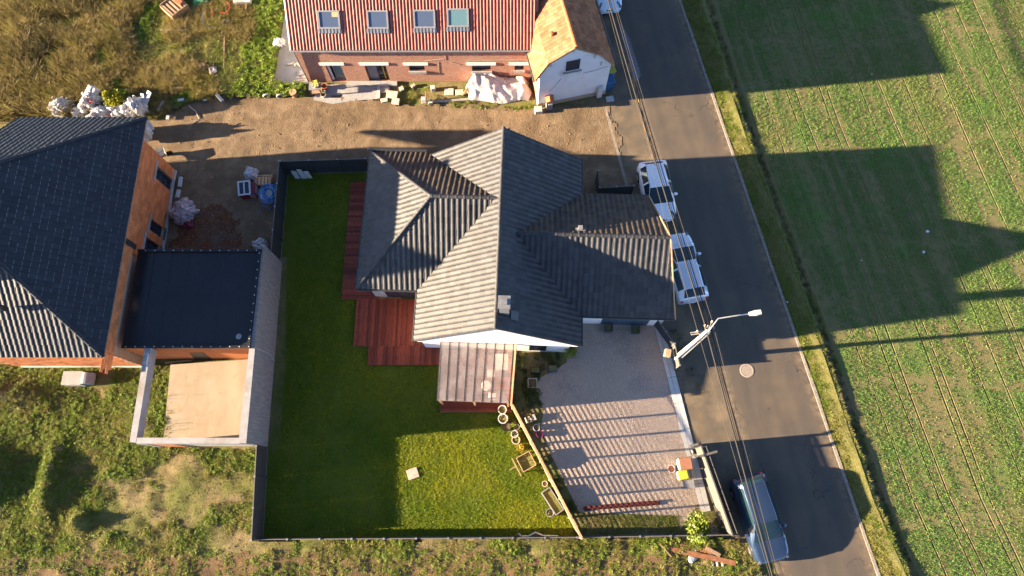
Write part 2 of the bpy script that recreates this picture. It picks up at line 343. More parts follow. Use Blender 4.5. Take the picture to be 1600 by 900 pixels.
def _poly():
    b = NB('polycarbonate'); tr = b.n('BsdfTransparent'); tr.inputs[0].default_value = (.97, .93, .92, 1)
    d = b.n('BsdfTranslucent'); d.inputs[0].default_value = (.6, .55, .54, 1)
    dd = b.n('BsdfDiffuse'); dd.inputs[0].default_value = (.5, .46, .45, 1)
    g = b.n('BsdfGlossy'); g.inputs['Roughness'].default_value = .12; g.inputs[0].default_value = (.9, .9, .9, 1)
    a = b.n('MixShader'); a.inputs[0].default_value = .5; b.l(d.outputs[0], a.inputs[1]); b.l(dd.outputs[0], a.inputs[2])
    c = b.n('MixShader'); b.l(b.ramp(b.noise(b.pos(), 1.1, 3), 0.0, 1.3), c.inputs[0]); b.l(tr.outputs[0], c.inputs[1]); b.l(a.outputs[0], c.inputs[2])
    fr = b.n('LayerWeight'); fr.inputs[0].default_value = .35; e = b.n('MixShader'); b.l(b.math('MULTIPLY', fr.outputs[0], .45), e.inputs[0])
    b.l(c.outputs[0], e.inputs[1]); b.l(g.outputs[0], e.inputs[2]); b.l(e.outputs[0], b.out.inputs[0]); return b.m
M['polycarb'] = _poly()
M['grass'] = mleaf('lawn_grass', (.09, .17, .008), (.17, .23, .01), (.25, .275, .012), .28, (.42, .6))
M['crop'] = mleaf('crop_leaf', (.075, .17, .04), (.135, .225, .05), (.18, .22, .06), .2, (.5, .7))
M['weed'] = mleaf('weed_leaf', (.075, .14, .018), (.17, .21, .03), (.2, .19, .05), .45)
M['bright_weed'] = mleaf('bright_weed_leaf', (.1, .18, .02), (.19, .24, .03))
M['dry'] = mleaf('dry_grass', (.3, .215, .1), (.2, .14, .06), (.17, .14, .04), .3, (.52, .66))
M['drytuft'] = mleaf('dry_tuft', (.2, .19, .05), (.27, .22, .085), (.13, .17, .03), .4)
M['gold_leaf'] = mleaf('golden_leaf', (.3, .27, .02), (.2, .22, .02))
M['bush_leaf'] = mleaf('bush_leaf', (.1, .16, .02), (.17, .2, .025))
M['dark_leaf'] = mleaf('dark_leaf', (.03, .05, .012), (.05, .065, .015), (.09, .07, .03), 1.2)
M['pebble'] = (lambda b: b.fin(b.mix(b.n('ObjectInfo').outputs['Random'], (.25, .195, .155), (.57, .46, .37)), .85, .25))(NB('pebble'))
M['clod'] = (lambda b: b.fin(b.mix(b.n('ObjectInfo').outputs['Random'], (.15, .1, .055), (.3, .2, .11)), .95, .1))(NB('earth_clod'))
M['bark'] = mk('bark', (.12, .085, .05), (.08, .06, .04), 10, .95, .1)
# ================================================================== SETTING
def struct(name, mb, mat, **k):
    o = obj(name, mb, mat, None, **k); o['kind'] = 'structure'; return o
def roadE(y): return 18.665-.2160*y
def roadW(y): return 13.56-.214*y
DW = [(20.19+.2147*320-4, -320)]
DW = [(13.0+.2147*290, 33.47-290)] if False else None
def _line(pts, y):
    ys = [p[1] for p in pts]; xs = [p[0] for p in pts]
    if y > ys[0]: return xs[0]+(y-ys[0])*-.2147
    if y < ys[-1]: return xs[-1]+(y-ys[-1])*-.2147
    return float(np.interp(y, ys[::-1], xs[::-1]))
DWP = [(13.0, 33.47), (14.75, 24.0), (17.9, 9.5), (19.86, -.04), (21.01, -3.84)]
def ditchW(y): return _line(DWP, y)
def ditchE(y): return _line(DWP, y)+.85
YS = [320, 160, 80, 50]+[42-2*i for i in range(31)]+[-30, -60, -160, -320]
g = MB(); g.add([p for y in YS for p in ((-320, y, -.02), (ditchW(y), y, -.02))], [(2*i, 2*i+1, 2*i+3, 2*i+2) for i in range(len(YS)-1)])
struct('ground', g, M['soil'])
TR = [1.35, 2.9, 3.55, 5.3, 5.75, 7.9, 9.3, 10.75, 11.15, 13.6, 15.2, 16.8, 18.1, 20.3]           # drill and wheel ruts, metres from the ditch
CS = [(0, 0)]
for t in TR: CS += [(t-.12, .0), (t-.07, .012), (t-.025, -.03), (t+.025, -.03), (t+.07, .01), (t+.12, .0)]
CS += [(24, 0), (330, 0)]; NC = len(CS)
YF = [320, 160, 80, 50]+[42-1*i for i in range(57)]+[-30, -60, -160, -320]
g = MB(); g.add([(ditchE(y)+s+(.08*math.sin(y*.23+s) if .5 < s < 24 else 0), y, z*(.25+1.3*float(vnoise(np.array([s]), np.array([y]), 5.0, 29)[0]))) for y in YF for s, z in CS], [(i*NC+k, i*NC+k+1, (i+1)*NC+k+1, (i+1)*NC+k) for i in range(len(YF)-1) for k in range(NC-1)])
field = struct('field', g, M['field'])
g = MB(); V = []
for y in YS: V += [(roadE(y)+.2, y, -.01), (ditchW(y)-.5, y, .12), (ditchW(y)-.05, y, .24+.05*math.sin(y*1.1)), (ditchW(y)+.3, y, -.05)]
g.add(V, [(4*i+k, 4*i+k+1, 4*i+k+5, 4*i+k+4) for i in range(len(YS)-1) for k in range(3)]); struct('verge', g, M['verge'])
g = MB(); V = []
for y in YS: V += [(ditchW(y)+.28, y, -.05), (ditchW(y)+.45, y, -.12), (ditchW(y)+.65, y, -.12), (ditchE(y)+.002, y, 0)]
g.add(V, [(4*i+k, 4*i+k+1, 4*i+k+5, 4*i+k+4) for i in range(len(YS)-1) for k in range(3)]); struct('ditch', g, M['soil'])
g = MB(); g.add([p for y in YS for p in ((roadW(y), y, 0), (roadE(y), y, 0))], [(2*i, 2*i+1, 2*i+3, 2*i+2) for i in range(len(YS)-1)])
struct('road', g, M['asphalt'])
g = MB(); V = []
for y in YS: V += [(roadE(y)+a+.03*math.sin(y*1.3)*(a > .1), y, z) for a, z in ((0.005, 0), (.005, .04), (.17, .045), (.21, -.01))]
g.add(V, [(4*i+k, 4*i+k+1, 4*i+k+5, 4*i+k+4) for i in range(len(YS)-1) for k in range(3)]); struct('road_edging', g, M['kerb'])
KL = [(4.0, 34.5), (5.93, 25.03), (7.08, 19.4), (8.42, 9.68), (10.22, 3.1), (11.71, -1.8), (14.0, -10)]
def kerbx(y): return float(np.interp(y, [p[1] for p in KL[::-1]], [p[0] for p in KL[::-1]]))
ys = [60, 45, 34.5, 30, 25, 22, 19.4, 15, 9.68, 6, 3.1, 0, -1.8, -2.3]
g = MB(); g.add([p for y in ys for p in ((kerbx(y)-.3, y, -.004), (roadW(y)-.004, y, -.004))], [(2*i, 2*i+1, 2*i+3, 2*i+2) for i in range(len(ys)-1)])
struct('pavement', g, M['pavement'])
# pale kerb line at the edge of the yard, and the gutter along the road
g = MB()
ys = [24.9, 23.5, 22, 20.5, 19.4, 18.3]
V = []
for y in ys: V += [(kerbx(y)-.09, y, -.01), (kerbx(y)-.09, y, .015), (kerbx(y)+.09, y, .015), (kerbx(y)+.09, y, -.01)]
g.add(V, [(4*i+k, 4*i+k+1, 4*i+k+5, 4*i+k+4) for i in range(len(ys)-1) for k in range(3)]); struct('kerb', g, M['kerb'])
g = MB(); V = []
ys = [60, 40, 30, 25, 21, 15, 9, 4, -2, -12]
for y in ys: V += [(roadW(y)-.22, y, .002), (roadW(y)-.1, y, .012), (roadW(y)+.04, y, .006)]
g.add(V, [(3*i+k, 3*i+k+1, 3*i+k+4, 3*i+k+3) for i in range(len(ys)-1) for k in range(2)]); struct('gutter', g, M['pavement'])
# worn yellow dashes, pale stain
for i, (a, b_) in enumerate((((982, 100), (985, 113)), ((989, 123), (993, 140)), ((995, 148), (998, 160)), ((1000, 172), (1003, 183)), ((1005, 191), (1009, 205)), ((1012, 214), (1017, 227)), ((1019, 235), (1022, 245)))):
    p, q = P(*a, .018), P(*b_, .018); mb = MB(); d = (q-p).normalized(); s_ = Vector((-d.y, d.x, 0))*.055
    mb.poly([p-s_, q-s_, q+s_, p+s_]); o = struct('yellow_dash', mb, M['yellow_mark'])
mb = MB(); pl = [(968, 38), (974, 42), (984, 62), (991, 85), (999, 108), (1001, 118), (997, 126), (990, 128), (986, 110), (980, 85), (972, 60)]
mb.poly([P(x, y, .004) for x, y in pl[::-1]]); struct('road_stain', mb, M['stain'])
# flat sheets
def sheet(name, px, z, mat):
    mb = MB(); mb.poly([P(x, y, z) for x, y in px][::-1]); return struct(name, mb, M[mat])
sheet('driveway', [(912, 505), (1027, 508), (1098, 775), (1060, 832), (904, 836), (803, 640), (815, 545), (890, 530)], .004, 'gravel')
sheet('planting_bed', [(806, 548), (884, 548), (886, 566), (862, 582), (842, 590), (838, 612), (850, 640), (845, 668), (862, 712), (905, 800), (1062, 806), (1062, 836), (904, 836), (802, 640)], .008, 'soil')
sheet('lawn', [(450, 268), (720, 268), (720, 600), (803, 636), (903, 840), (410, 842)], .004, 'lawn')
sheet('bare_strip', [(436, 405), (449, 400), (446, 480), (447, 560), (440, 640), (436, 705), (416, 705)], .007, 'soil')
sheet('garden_path', [(428, 131), (447, 8), (470, 0), (492, 132)], .012, 'concrete')
# strip of concrete the gate runs on
a, b_ = P(1029, 512), P(1102, 800); d = (b_-a).normalized(); s_ = Vector((-d.y, d.x, 0))
g = MB(); g.poly([a-s_*.26+Vector((0, 0, .012)), b_-s_*.26+Vector((0, 0, .012)), b_+s_*.32+Vector((0, 0, .012)), a+s_*.32+Vector((0, 0, .012))]); gs = struct('gate_strip', g, M['pavement']); WM[gs.name] = Matrix.Identity(4)
n_ = 7
for i in range(n_):
    p = a+(b_-a)*(i/n_)+d*.012; q = a+(b_-a)*((i+1)/n_)-d*.012
    for e0, e1 in ((-.24, .0), (.02, .3)):
        g = MB(); g.slab([p+s_*e0+Vector((0, 0, .016)), q+s_*e0+Vector((0, 0, .016)), q+s_*e1+Vector((0, 0, .016)), p+s_*e1+Vector((0, 0, .016))], (0, 0, .02+rnd.uniform(0, .006))); obj('slab', g, M['pale_concrete'], gs)
# ------------------------------------------------------------------ uneven ground
def terrain(name, poly, res, hf, mat, jag=.25):
    xs = [p[0] for p in poly]; ys = [p[1] for p in poly]
    nx = int((max(xs)-min(xs))/res)+1; ny = int((max(ys)-min(ys))/res)+1
    gx, gy = np.meshgrid(np.arange(nx+1)*res+min(xs), np.arange(ny+1)*res+min(ys), indexing='ij')
    gz = hf(gx, gy); cx = gx[:-1, :-1]+res/2; cy = gy[:-1, :-1]+res/2
    k = inpoly(cx+(vnoise(cx, cy, .5, 91)-.5)*2*jag, cy+(vnoise(cx, cy, .5, 92)-.5)*2*jag, poly)
    idx = np.arange((nx+1)*(ny+1)).reshape(nx+1, ny+1)
    q = np.stack([idx[:-1, :-1][k], idx[1:, :-1][k], idx[1:, 1:][k], idx[:-1, 1:][k]], 1)
    used, inv = np.unique(q.ravel(), return_inverse=True); v = np.stack([gx.ravel(), gy.ravel(), gz.ravel()], 1)[used]
    me = bpy.data.meshes.new(name); me.from_pydata(v.tolist(), [], inv.reshape(-1, 4).tolist()); me.update()
    me.polygons.foreach_set('use_smooth', [True]*len(me.polygons)); me.materials.append(M[mat])
    o = link(name, me); o['kind'] = 'structure'; return o
def h_yard(x, y):
    return .014+np.clip((6.0-x)/2.5, .0, 1)*(.05*vnoise(x, y, 1.6, 3)+.035*vnoise(x, y, .55, 4)+.02*vnoise(x, y, .25, 5))
def bump_(x, y, cx, cy, rx, ry, h): return h*np.exp(-(((x-cx)/rx)**2+((y-cy)/ry)**2))
def h_rough(x, y):
    e = .02+.16*vnoise(x, y, 1.9, 6)+.1*vnoise(x, y, .7, 7)+.04*vnoise(x, y, .28, 8)
    e = e+bump_(x, y, -26.3, .9, .5, 1.8, .55)+bump_(x, y, -24.2, -1.3, .45, .5, .7)+bump_(x, y, -30.5, 1.0, 1.6, 1.6, 1.1)+bump_(x, y, -21.7, 3.9, 1.2, .5, .25)
    e = e+bump_(x, y, -30.5, 5.6, 2.2, .8, .8)
    return e
def h_nw(x, y):
    return .02+.22*vnoise(x, y, 2.2, 9)+.12*vnoise(x, y, .8, 10)+.05*vnoise(x, y, .3, 12)
YARD = [(p.x, p.y) for p in G((215, 195), (262, 186), (300, 158), (345, 152), (480, 150), (620, 163), (840, 170), (948, 160), (988, 292), (925, 310), (700, 250), (446, 258), (432, 405), (215, 405))]
terrain('dirt_yard', YARD, .14, h_yard, 'dirt')
RED = [(p.x, p.y) for p in G((282, 330), (330, 318), (375, 345), (385, 380), (345, 392), (262, 394))]
terrain('red_soil_patch', RED, .14, lambda x, y: h_yard(x, y)+.02*vnoise(x, y, .4, 3), 'red_soil', .5)
ROUGH = [(-40, 7.42), (-14.75, 7.42), (-14.45, 2.6), (-14.1, -2.3), (11.3, -2.1), (12.6, -2.4), (13.6, -4.5), (14.6, -10), (-40, -10)]
terrain('crop_strip', [(-40, -2.95), (9.5, -2.95), (10, -10), (-40, -10)], .16, lambda x, y: h_rough(x, y)+.015, 'row_soil', .3)
terrain('rough_ground', ROUGH, .16, h_rough, 'soil', .05)
NWP = [(p.x, p.y) for p in G((-150, 188), (240, 188), (300, 160), (345, 153), (478, 152), (484, 135), (429, 132), (446, 10), (444, -90), (-150, -90))]
terrain('meadow', NWP, .2, h_nw, 'soil', .05)
# ------------------------------------------------------------------ scattered growth
def blade(mb, x, y, a, h, wd, lean, n=2):
    dx, dy = math.cos(a), math.sin(a); sx, sy = -dy*wd/2, dx*wd/2
    pts = []
    for i in range(n+1):
        t = i/n; o = lean*t*t*h; z = h*(t-.25*lean*t*t)
        pts.append((x+dx*o, y+dy*o, z, 1-t*.85))
    vs = []
    for px, py, pz, k in pts: vs += [(px-sx*k, py-sy*k, pz), (px+sx*k, py+sy*k, pz)]
    mb.add(vs, [(2*i, 2*i+1, 2*i+3, 2*i+2) for i in range(n)])
def tuft(n, h, r, wd, lean, seed):
    q = random.Random(seed); mb = MB()
    for i in range(n):
        a = q.uniform(0, 2*PI); rr = r*math.sqrt(q.random())
        blade(mb, rr*math.cos(a), rr*math.sin(a), a+q.uniform(-.8, .8), h*q.uniform(.6, 1.1), wd*q.uniform(.7, 1.2), lean*q.uniform(.4, 1.3))
    return mb
def leafy(n, r, lw, h, seed):
    """a clump of broad leaves on short stalks"""
    q = random.Random(seed); mb = MB()
    for i in range(n):
        a = q.uniform(0, 2*PI); rr = r*math.sqrt(q.random()); z = h*(1-.6*(rr/r)**2)*q.uniform(.4, 1)
        l = lw*q.uniform(.7, 1.3); t = q.uniform(-.1, .75); b = a+q.uniform(-.9, .9)
        d = Vector((math.cos(b)*math.cos(t), math.sin(b)*math.cos(t), math.sin(t))); s_ = Vector((-math.sin(b), math.cos(b), q.uniform(-.4, .4)))*l*.36
        c = Vector((rr*math.cos(a), rr*math.sin(a), z))
        mb.add([c-d*l*.5, c+s_-d*l*.1, c+d*l*.5-Vector((0, 0, l*.15)), c-s_-d*l*.1], [(0, 1, 2, 3)])
    return mb
def proto(cname, meshes, mat):
    c = bpy.data.collections.new(cname)
    for i, mb in enumerate(meshes):
        me = mb.mesh(cname); me.materials.append(mat); o = bpy.data.objects.new(cname, me); c.objects.link(o)
    return c
def rock(seed, n=1):
    q = random.Random(seed); bm = bmesh.new(); bmesh.ops.create_icosphere(bm, subdivisions=n, radius=1)
    mb = MB(); k = [q.uniform(.7, 1.25) for _ in bm.verts]
    mb.add([(v.co.x*k[i], v.co.y*k[i], v.co.z*.6*k[i]) for i, v in enumerate(bm.verts)], [tuple(v.index for v in f.verts) for f in bm.faces]); bm.free(); return mb
def scatter(name, x, y, z, sc, col, tilt=0.0, rz=None, parent=None, label=None, cat=None):
    n = len(x); me = bpy.data.meshes.new(name); me.vertices.add(n)
    me.vertices.foreach_set('co', np.stack([x, y, z], 1).astype(np.float32).ravel())
    at = me.attributes.new('scl', 'FLOAT', 'POINT'); at.data.foreach_set('value', np.asarray(sc, np.float32))
    rot = np.zeros((n, 3), np.float32)
    if isinstance(tilt, tuple): rot[:, 0] = tilt[0]+NR.normal(0, .12, n); rot[:, 1] = tilt[1]+NR.normal(0, .12, n)
    else: rot[:, 0] = NR.normal(0, tilt, n) if tilt else 0; rot[:, 1] = NR.normal(0, tilt, n) if tilt else 0
    rot[:, 2] = NR.uniform(0, 2*PI, n) if rz is None else rz
    at = me.attributes.new('rot', 'FLOAT_VECTOR', 'POINT'); at.data.foreach_set('vector', rot.ravel())
    me.update(); o = link(name, me, parent); o['kind'] = 'stuff'
    if label: o['label'] = label
    ng = bpy.data.node_groups.new(name, 'GeometryNodeTree')
    ng.interface.new_socket('Geometry', in_out='INPUT', socket_type='NodeSocketGeometry'); ng.interface.new_socket('Geometry', in_out='OUTPUT', socket_type='NodeSocketGeometry')
    gi = ng.nodes.new('NodeGroupInput'); go = ng.nodes.new('NodeGroupOutput'); ip = ng.nodes.new('GeometryNodeInstanceOnPoints')
    ci = ng.nodes.new('GeometryNodeCollectionInfo'); ci.inputs['Collection'].default_value = col; ci.inputs['Separate Children'].default_value = True; ci.inputs['Reset Children'].default_value = True
    def na(nm, ty):
        q = ng.nodes.new('GeometryNodeInputNamedAttribute'); q.data_type = ty; q.inputs['Name'].default_value = nm; return [s for s in q.outputs if s.enabled and s.name == 'Attribute'][0]
    L = ng.links.new
    L(gi.outputs[0], ip.inputs['Points']); L(ci.outputs[0], ip.inputs['Instance']); ip.inputs['Pick Instance'].default_value = True
    L(na('rot', 'FLOAT_VECTOR'), ip.inputs['Rotation']); L(na('scl', 'FLOAT'), ip.inputs['Scale']); L(ip.outputs[0], go.inputs[0])
    md = o.modifiers.new('scatter', 'NODES'); md.node_group = ng; return o
K_grass = proto('grass_tuft', [tuft(9, .075, .07, .014, .9, s) for s in range(5)], M['grass'])
K_crop = proto('crop_sprout', [tuft(8, .1, .04, .026, 1.3, s+20) for s in range(5)], M['crop'])
K_weed = proto('weed_clump', [leafy(34, .16, .065, .14, s) for s in range(5)]+[tuft(14, .2, .1, .022, 1.0, 50+s) for s in range(2)], M['weed'])
K_bright = proto('bright_clump', [leafy(46, .2, .085, .24, s+9) for s in range(5)], M['bright_weed'])
K_dry = proto('dry_stalks', [tuft(14, .55, .16, .016, .55, s+30) for s in range(5)], M['dry'])
K_drytuft = proto('dry_tuft', [tuft(12, .16, .11, .018, 1.1, s+40) for s in range(5)], M['drytuft'])
K_dark = proto('dark_clump', [leafy(30, .16, .06, .16, s+70) for s in range(4)], M['dark_leaf'])
K_peb = proto('pebble', [rock(s) for s in range(4)], M['pebble'])
K_clod = proto('clod', [rock(s+5) for s in range(4)], M['clod'])
U = lambda a, b, n: NR.uniform(a, b, n)
# crop rows of the field
YG = np.linspace(-10, 42, 521); XG = np.array([ditchE(t) for t in YG])
rows = np.arange(.25, 24.5, .125); n = int(47/.07)
ss = np.repeat(rows, n)+NR.normal(0, .018, n*len(rows)); y = np.tile(np.arange(n)*.07-9, len(rows))+NR.uniform(-.035, .035, n*len(rows))
x = np.interp(y, YG, XG)+ss+.08*np.sin(y*.23+ss)
bare = vnoise(ss, y*.05, .42, 21); pat = vnoise(x, y, 3.0, 22)
keep = np.where(bare > .72, .25, np.where(bare > .6, .65, .98))*np.where(pat > .7, .55, 1)
keep *= np.where(np.abs(((ss/.375+.5) % 1)-.5) < .17, .55, 1)                       # every third row was sown thin
for t in TR: keep = np.where(np.abs(ss-t) < .085, .05, keep)
for yq in (29.5, 21.3, 15.0, 6.1, -1.6): keep = np.where(np.abs(y-yq-.4*np.sin(ss*.5)-.07*ss) < .28, keep*.45, keep)
k = (NR.random(len(x)) < keep) & (x < 41); x, y = x[k], y[k]
scatter('crop_seedlings', x, y, np.zeros(len(x)), U(.55, 1.1, len(x)), K_crop, .15)
x, y = randin([(ditchE(37), 37), (41, 37), (41, -7), (ditchE(-7), -7)], 3); scatter('field_clods', x, y, np.zeros(len(x)), U(.015, .05, len(x)), K_clod, .5)
# verge
def strip(fa, fb, dens, y0=-8, y1=38):
    n = int((y1-y0)*2.2*dens); y = U(y0, y1, n); a = np.array([fa(t) for t in y]); b = np.array([fb(t) for t in y]); x = a+(b-a)*NR.random(n)
    return x, y
x, y = strip(lambda t: roadE(t)+.24, lambda t: ditchW(t)+.12, 110); pn = vnoise(x, y, .8, 31)
zv = np.clip((x-np.array([roadE(t) for t in y])-.2)/1.6, 0, 1)**1.3*.26-.03
k = (pn > .16) & (NR.random(len(x)) < .6); scatter('verge_grass', x[k], y[k], zv[k], U(.5, 1.2, k.sum()), K_drytuft, .2)
k = (vnoise(x, y, .45, 32) > .38) & (NR.random(len(x)) < .7); scatter('verge_weeds', x[k], y[k], zv[k], U(.45, 1.05, k.sum()), K_weed, .2)
x, y = strip(lambda t: ditchW(t)-.15, lambda t: ditchE(t)-.05, 10); scatter('ditch_weeds', x, y, np.full(len(x), -.12), U(.4, .9, len(x)), K_dark, .2)
# lawn
LAWN = [(p.x, p.y) for p in G((450, 268), (720, 268), (720, 600), (803, 640), (901, 838), (411, 841))]
HOUSE_X = [[(-8.6, 11.6), (-8.6, 20.3), (5, 20.3), (5, 8.4), (-5.5, 8.4), (-5.5, 11.6)], [(-10.65, 19.4), (-10.6, 11.5), (-9.7, 11.5), (-9.7, 8.6), (-8.75, 8.6), (-8.75, 7.5), (-4.4, 7.5), (-4.4, 4.75), (-.2, 4.75), (-.2, 9), (-5, 20)]]
x, y = randin(LAWN, 330)
for h in HOUSE_X:
    k = ~inpoly(x, y, h); x, y = x[k], y[k]
k = NR.random(len(x)) < np.where((y < 4) & (x > -8), 1.0, .6); x, y = x[k], y[k]
k = NR.random(len(x)) < (.45+.6*vnoise(x, y, .6, 41))*np.clip((x+14.0-.25*vnoise(x, y, .7, 44)-.03*y+.04*14)/.6, .12, 1); x, y = x[k], y[k]
scatter('lawn_grass', x, y, np.full(len(x), .004), U(.6, 1.25, len(x))*(.75+.5*vnoise(x, y, 1.3, 42)), K_grass, .15)
k = (vnoise(x, y, .9, 43)+bump_(x, y, -10.5, -1.0, 2.5, 1.2, .3) > .7) & (NR.random(len(x)) < .12); scatter('lawn_weeds', x[k], y[k], np.full(k.sum(), .0), U(.25, .55, k.sum()), K_weed, .2)
# rough ground to the south
x, y = randin(ROUGH, 120)
k = ~inpoly(x, y, [(p[0], p[1]) for p in ((-18.4, 7.7), (-14.2, 7.7), (-14.2, 2.6), (-18.4, 2.6))]); x, y = x[k], y[k]
pn = .6*vnoise(x, y, 1.5, 51)+.4*vnoise(x, y, .45, 52); pn = pn-bump_(x, y, -19.5, -.2, 4.5, 1.2, .2)-bump_(x, y, -18, 1.0, 2.2, .5, .12)+bump_(x, y, -28, 3, 4, 5, .06)
row = (y < -2.9+.25*np.sin(x)) & (np.sin(x*2*PI/.36+.4*np.sin(y*3)) < .0)
rowz = y < -2.9+.25*np.sin(x)
k = (pn > np.where(rowz, .22, .38)) & ~row & (NR.random(len(x)) < .62); scatter('rough_weeds', x[k], y[k], h_rough(x[k], y[k])-.02, U(.4, 1.05, k.sum()), K_weed, .2)
k = (pn > .52) & ~rowz & (NR.random(len(x)) < .3); scatter('leafy_weeds', x[k], y[k], h_rough(x[k], y[k])-.03, U(.35, .8, k.sum()), K_bright, .2)
k = (pn > .3) & ~row & (NR.random(len(x)) < .5); scatter('rough_grass', x[k], y[k], h_rough(x[k], y[k])-.02, U(.4, 1.05, k.sum()), K_drytuft, .2)
k = ~rowz & (NR.random(len(x)) < .3); scatter('thin_grass', x[k], y[k], h_rough(x[k], y[k])-.01, U(.25, .6, k.sum()), K_drytuft, .2)
k = NR.random(len(x)) < .1; scatter('earth_clods', x[k], y[k], h_rough(x[k], y[k]), U(.015, .045, k.sum()), K_clod, .5)
k = ~rowz & (NR.random(len(x)) < .04) & (pn > .3); scatter('dead_stems', x[k], y[k], h_rough(x[k], y[k])-.03, U(.4, .9, k.sum()), K_dry, .4)
# meadow in the north west
x, y = randin(NWP, 70); px_ = x
ga = (x > -19.2+vnoise(x, y, 1, 64)*1.2) | (vnoise(x, y, 1.2, 61)+bump_(x, y, -23.5, 24.5, 2.6, 1.2, .4) > .84)
zz = h_nw(x, y)
tall = vnoise(x, y, 2.0, 62)+np.clip((-24-x)/26, 0, .35)
k = ~ga & (tall > .34) & (NR.random(len(x)) < .6); scatter('dry_stalks', x[k], y[k], zz[k]-.03, U(.45, 1.3, k.sum())*(1+.8*np.clip((-26-x[k])/8, 0, 1)), K_dry, (.28, .22), rz=NR.normal(.3, .8, k.sum()))
k = ~ga & (NR.random(len(x)) < .85); scatter('meadow_grass', x[k], y[k], zz[k]-.02, U(.6, 1.6, k.sum()), K_drytuft, .25)
k = ga & (NR.random(len(x)) < .42); scatter('meadow_weeds', x[k], y[k], zz[k]-.03, U(.5, 1.15, k.sum()), K_bright, .25)
k = ga & (NR.random(len(x)) < .6) | (~ga & (NR.random(len(x)) < .12)); scatter('meadow_plants', x[k], y[k], zz[k]-.03, U(.5, 1.2, k.sum()), K_weed, .25)
# yard clods, drive gravel
x, y = randin(YARD, 55); k = NR.random(len(x)) < .2+.8*vnoise(x, y, 1.4, 71); x, y = x[k], y[k]; scatter('yard_clods', x, y, h_yard(x, y), U(.006, .028, len(x))*(1+1.6*(NR.random(len(x)) < .03)), K_clod, .5)
x, y = randin(RED, 60); scatter('red_soil_clods', x, y, h_yard(x, y)+.01, U(.01, .04, len(x)), K_clod, .5)
DRIVE = [(p.x, p.y) for p in G((912, 520), (1026, 512), (1100, 790), (1060, 806), (905, 800), (862, 712), (845, 668), (850, 640), (838, 612), (842, 592), (886, 566))]
x, y = randin(DRIVE, 900); scatter('drive_pebbles', x, y, np.full(len(x), .004), U(.009, .02, len(x)), K_peb, .4)
BED = [(p.x, p.y) for p in G((806, 552), (884, 552), (884, 566), (842, 590), (838, 612), (850, 640), (845, 668), (862, 712), (905, 800), (905, 832), (802, 640))]
x, y = randin(BED, 26); k = vnoise(x, y, .5, 81) > .4; scatter('bed_plants', x[k], y[k], np.full(k.sum(), .0), U(.5, 1.2, k.sum()), K_dark, .2)
x, y = randin([(p.x, p.y) for p in G((905, 803), (1062, 806), (1062, 834), (905, 834))], 110); scatter('drive_edge_grass', x, y, np.full(len(x), .0), U(.4, .8, len(x)), K_drytuft, .2)
FR = [(p.x, p.y) for p in G((625, 135), (690, 138), (835, 165), (835, 175), (660, 166), (600, 160))]
x, y = randin(FR, 40); k = vnoise(x, y, .6, 83) > .4; scatter('wallside_weeds', x[k], y[k], np.full(k.sum(), .02), U(.4, .9, k.sum()), K_weed, .2)
PV = [(p.x, p.y) for p in G((1048, 515), (1070, 515), (1085, 560), (1100, 620), (1080, 600), (1062, 560))]
x, y = randin(PV, 30); k = vnoise(x, y, .5, 84) > .45; scatter('pavement_moss', x[k], y[k], np.full(k.sum(), .0), U(.3, .7, k.sum()), K_dark, .2)
x, y = randin([(p.x, p.y) for p in G((960, 300), (1145, 690), (1110, 700), (1070, 520))], 20)
# ================================================================== BUILDING HELPERS
def clip_poly(mb, planes):
    """cut a builder's mesh by planes (point, outward normal)"""
    bm = bmesh.new(); vs = [bm.verts.new(v) for v in mb.v]
    for f in mb.f:
        try: bm.faces.new([vs[i] for i in f])
        except ValueError: pass
    for co, no in planes:
        bmesh.ops.bisect_plane(bm, geom=bm.verts[:]+bm.edges[:]+bm.faces[:], plane_co=co, plane_no=no, clear_outer=True, dist=1e-5)
    bm.verts.index_update(); r = MB(); r.v = [tuple(v.co) for v in bm.verts]; r.f = [tuple(v.index for v in f.verts) for f in bm.faces]; bm.free(); return r
PROF = {'roll': [(0, .0), (.1, .01), (.22, .028), (.36, .034), (.5, .028), (.64, .009), (.76, .0), (1.0, .002)],
        'flat': [(0, .0), (.04, .016), (.1, .018), (.14, .004), (.5, .0), (1.0, .002)],
        'wave': [(0, .0), (.14, .018), (.3, .062), (.46, .074), (.62, .062), (.78, .018), (1.0, .0)]}
EDGEQ = []
def tile_mb(w_, l_, prof, lift):
    pr = PROF[prof]; n = len(pr); vs = []
    for d, h in pr: vs.append((d*w_*1.01, -.0, h+lift))
    for d, h in pr: vs.append((d*w_*1.01, l_*1.06, h+.002))
    for d, h in pr: vs.append((d*w_*1.01, .004, h+lift-.035))
    fs = [(i, i+1, n+i+1, n+i) for i in range(n-1)]+[(2*n+i, 2*n+i+1, i+1, i) for i in range(n-1)]
    if prof == 'flat':
        k = len(vs); vs += [(x*w_, y, z+lift) for x, y, z in ((.0, -.006, -.008), (.8, -.006, -.012), (.8, .022, .012), (.0, .022, .016))]; EDGEQ[:] = [vs[k:k+4]]; del vs[k:]
    mb = MB(); mb.add(vs, fs); return mb
TOP300 = 300
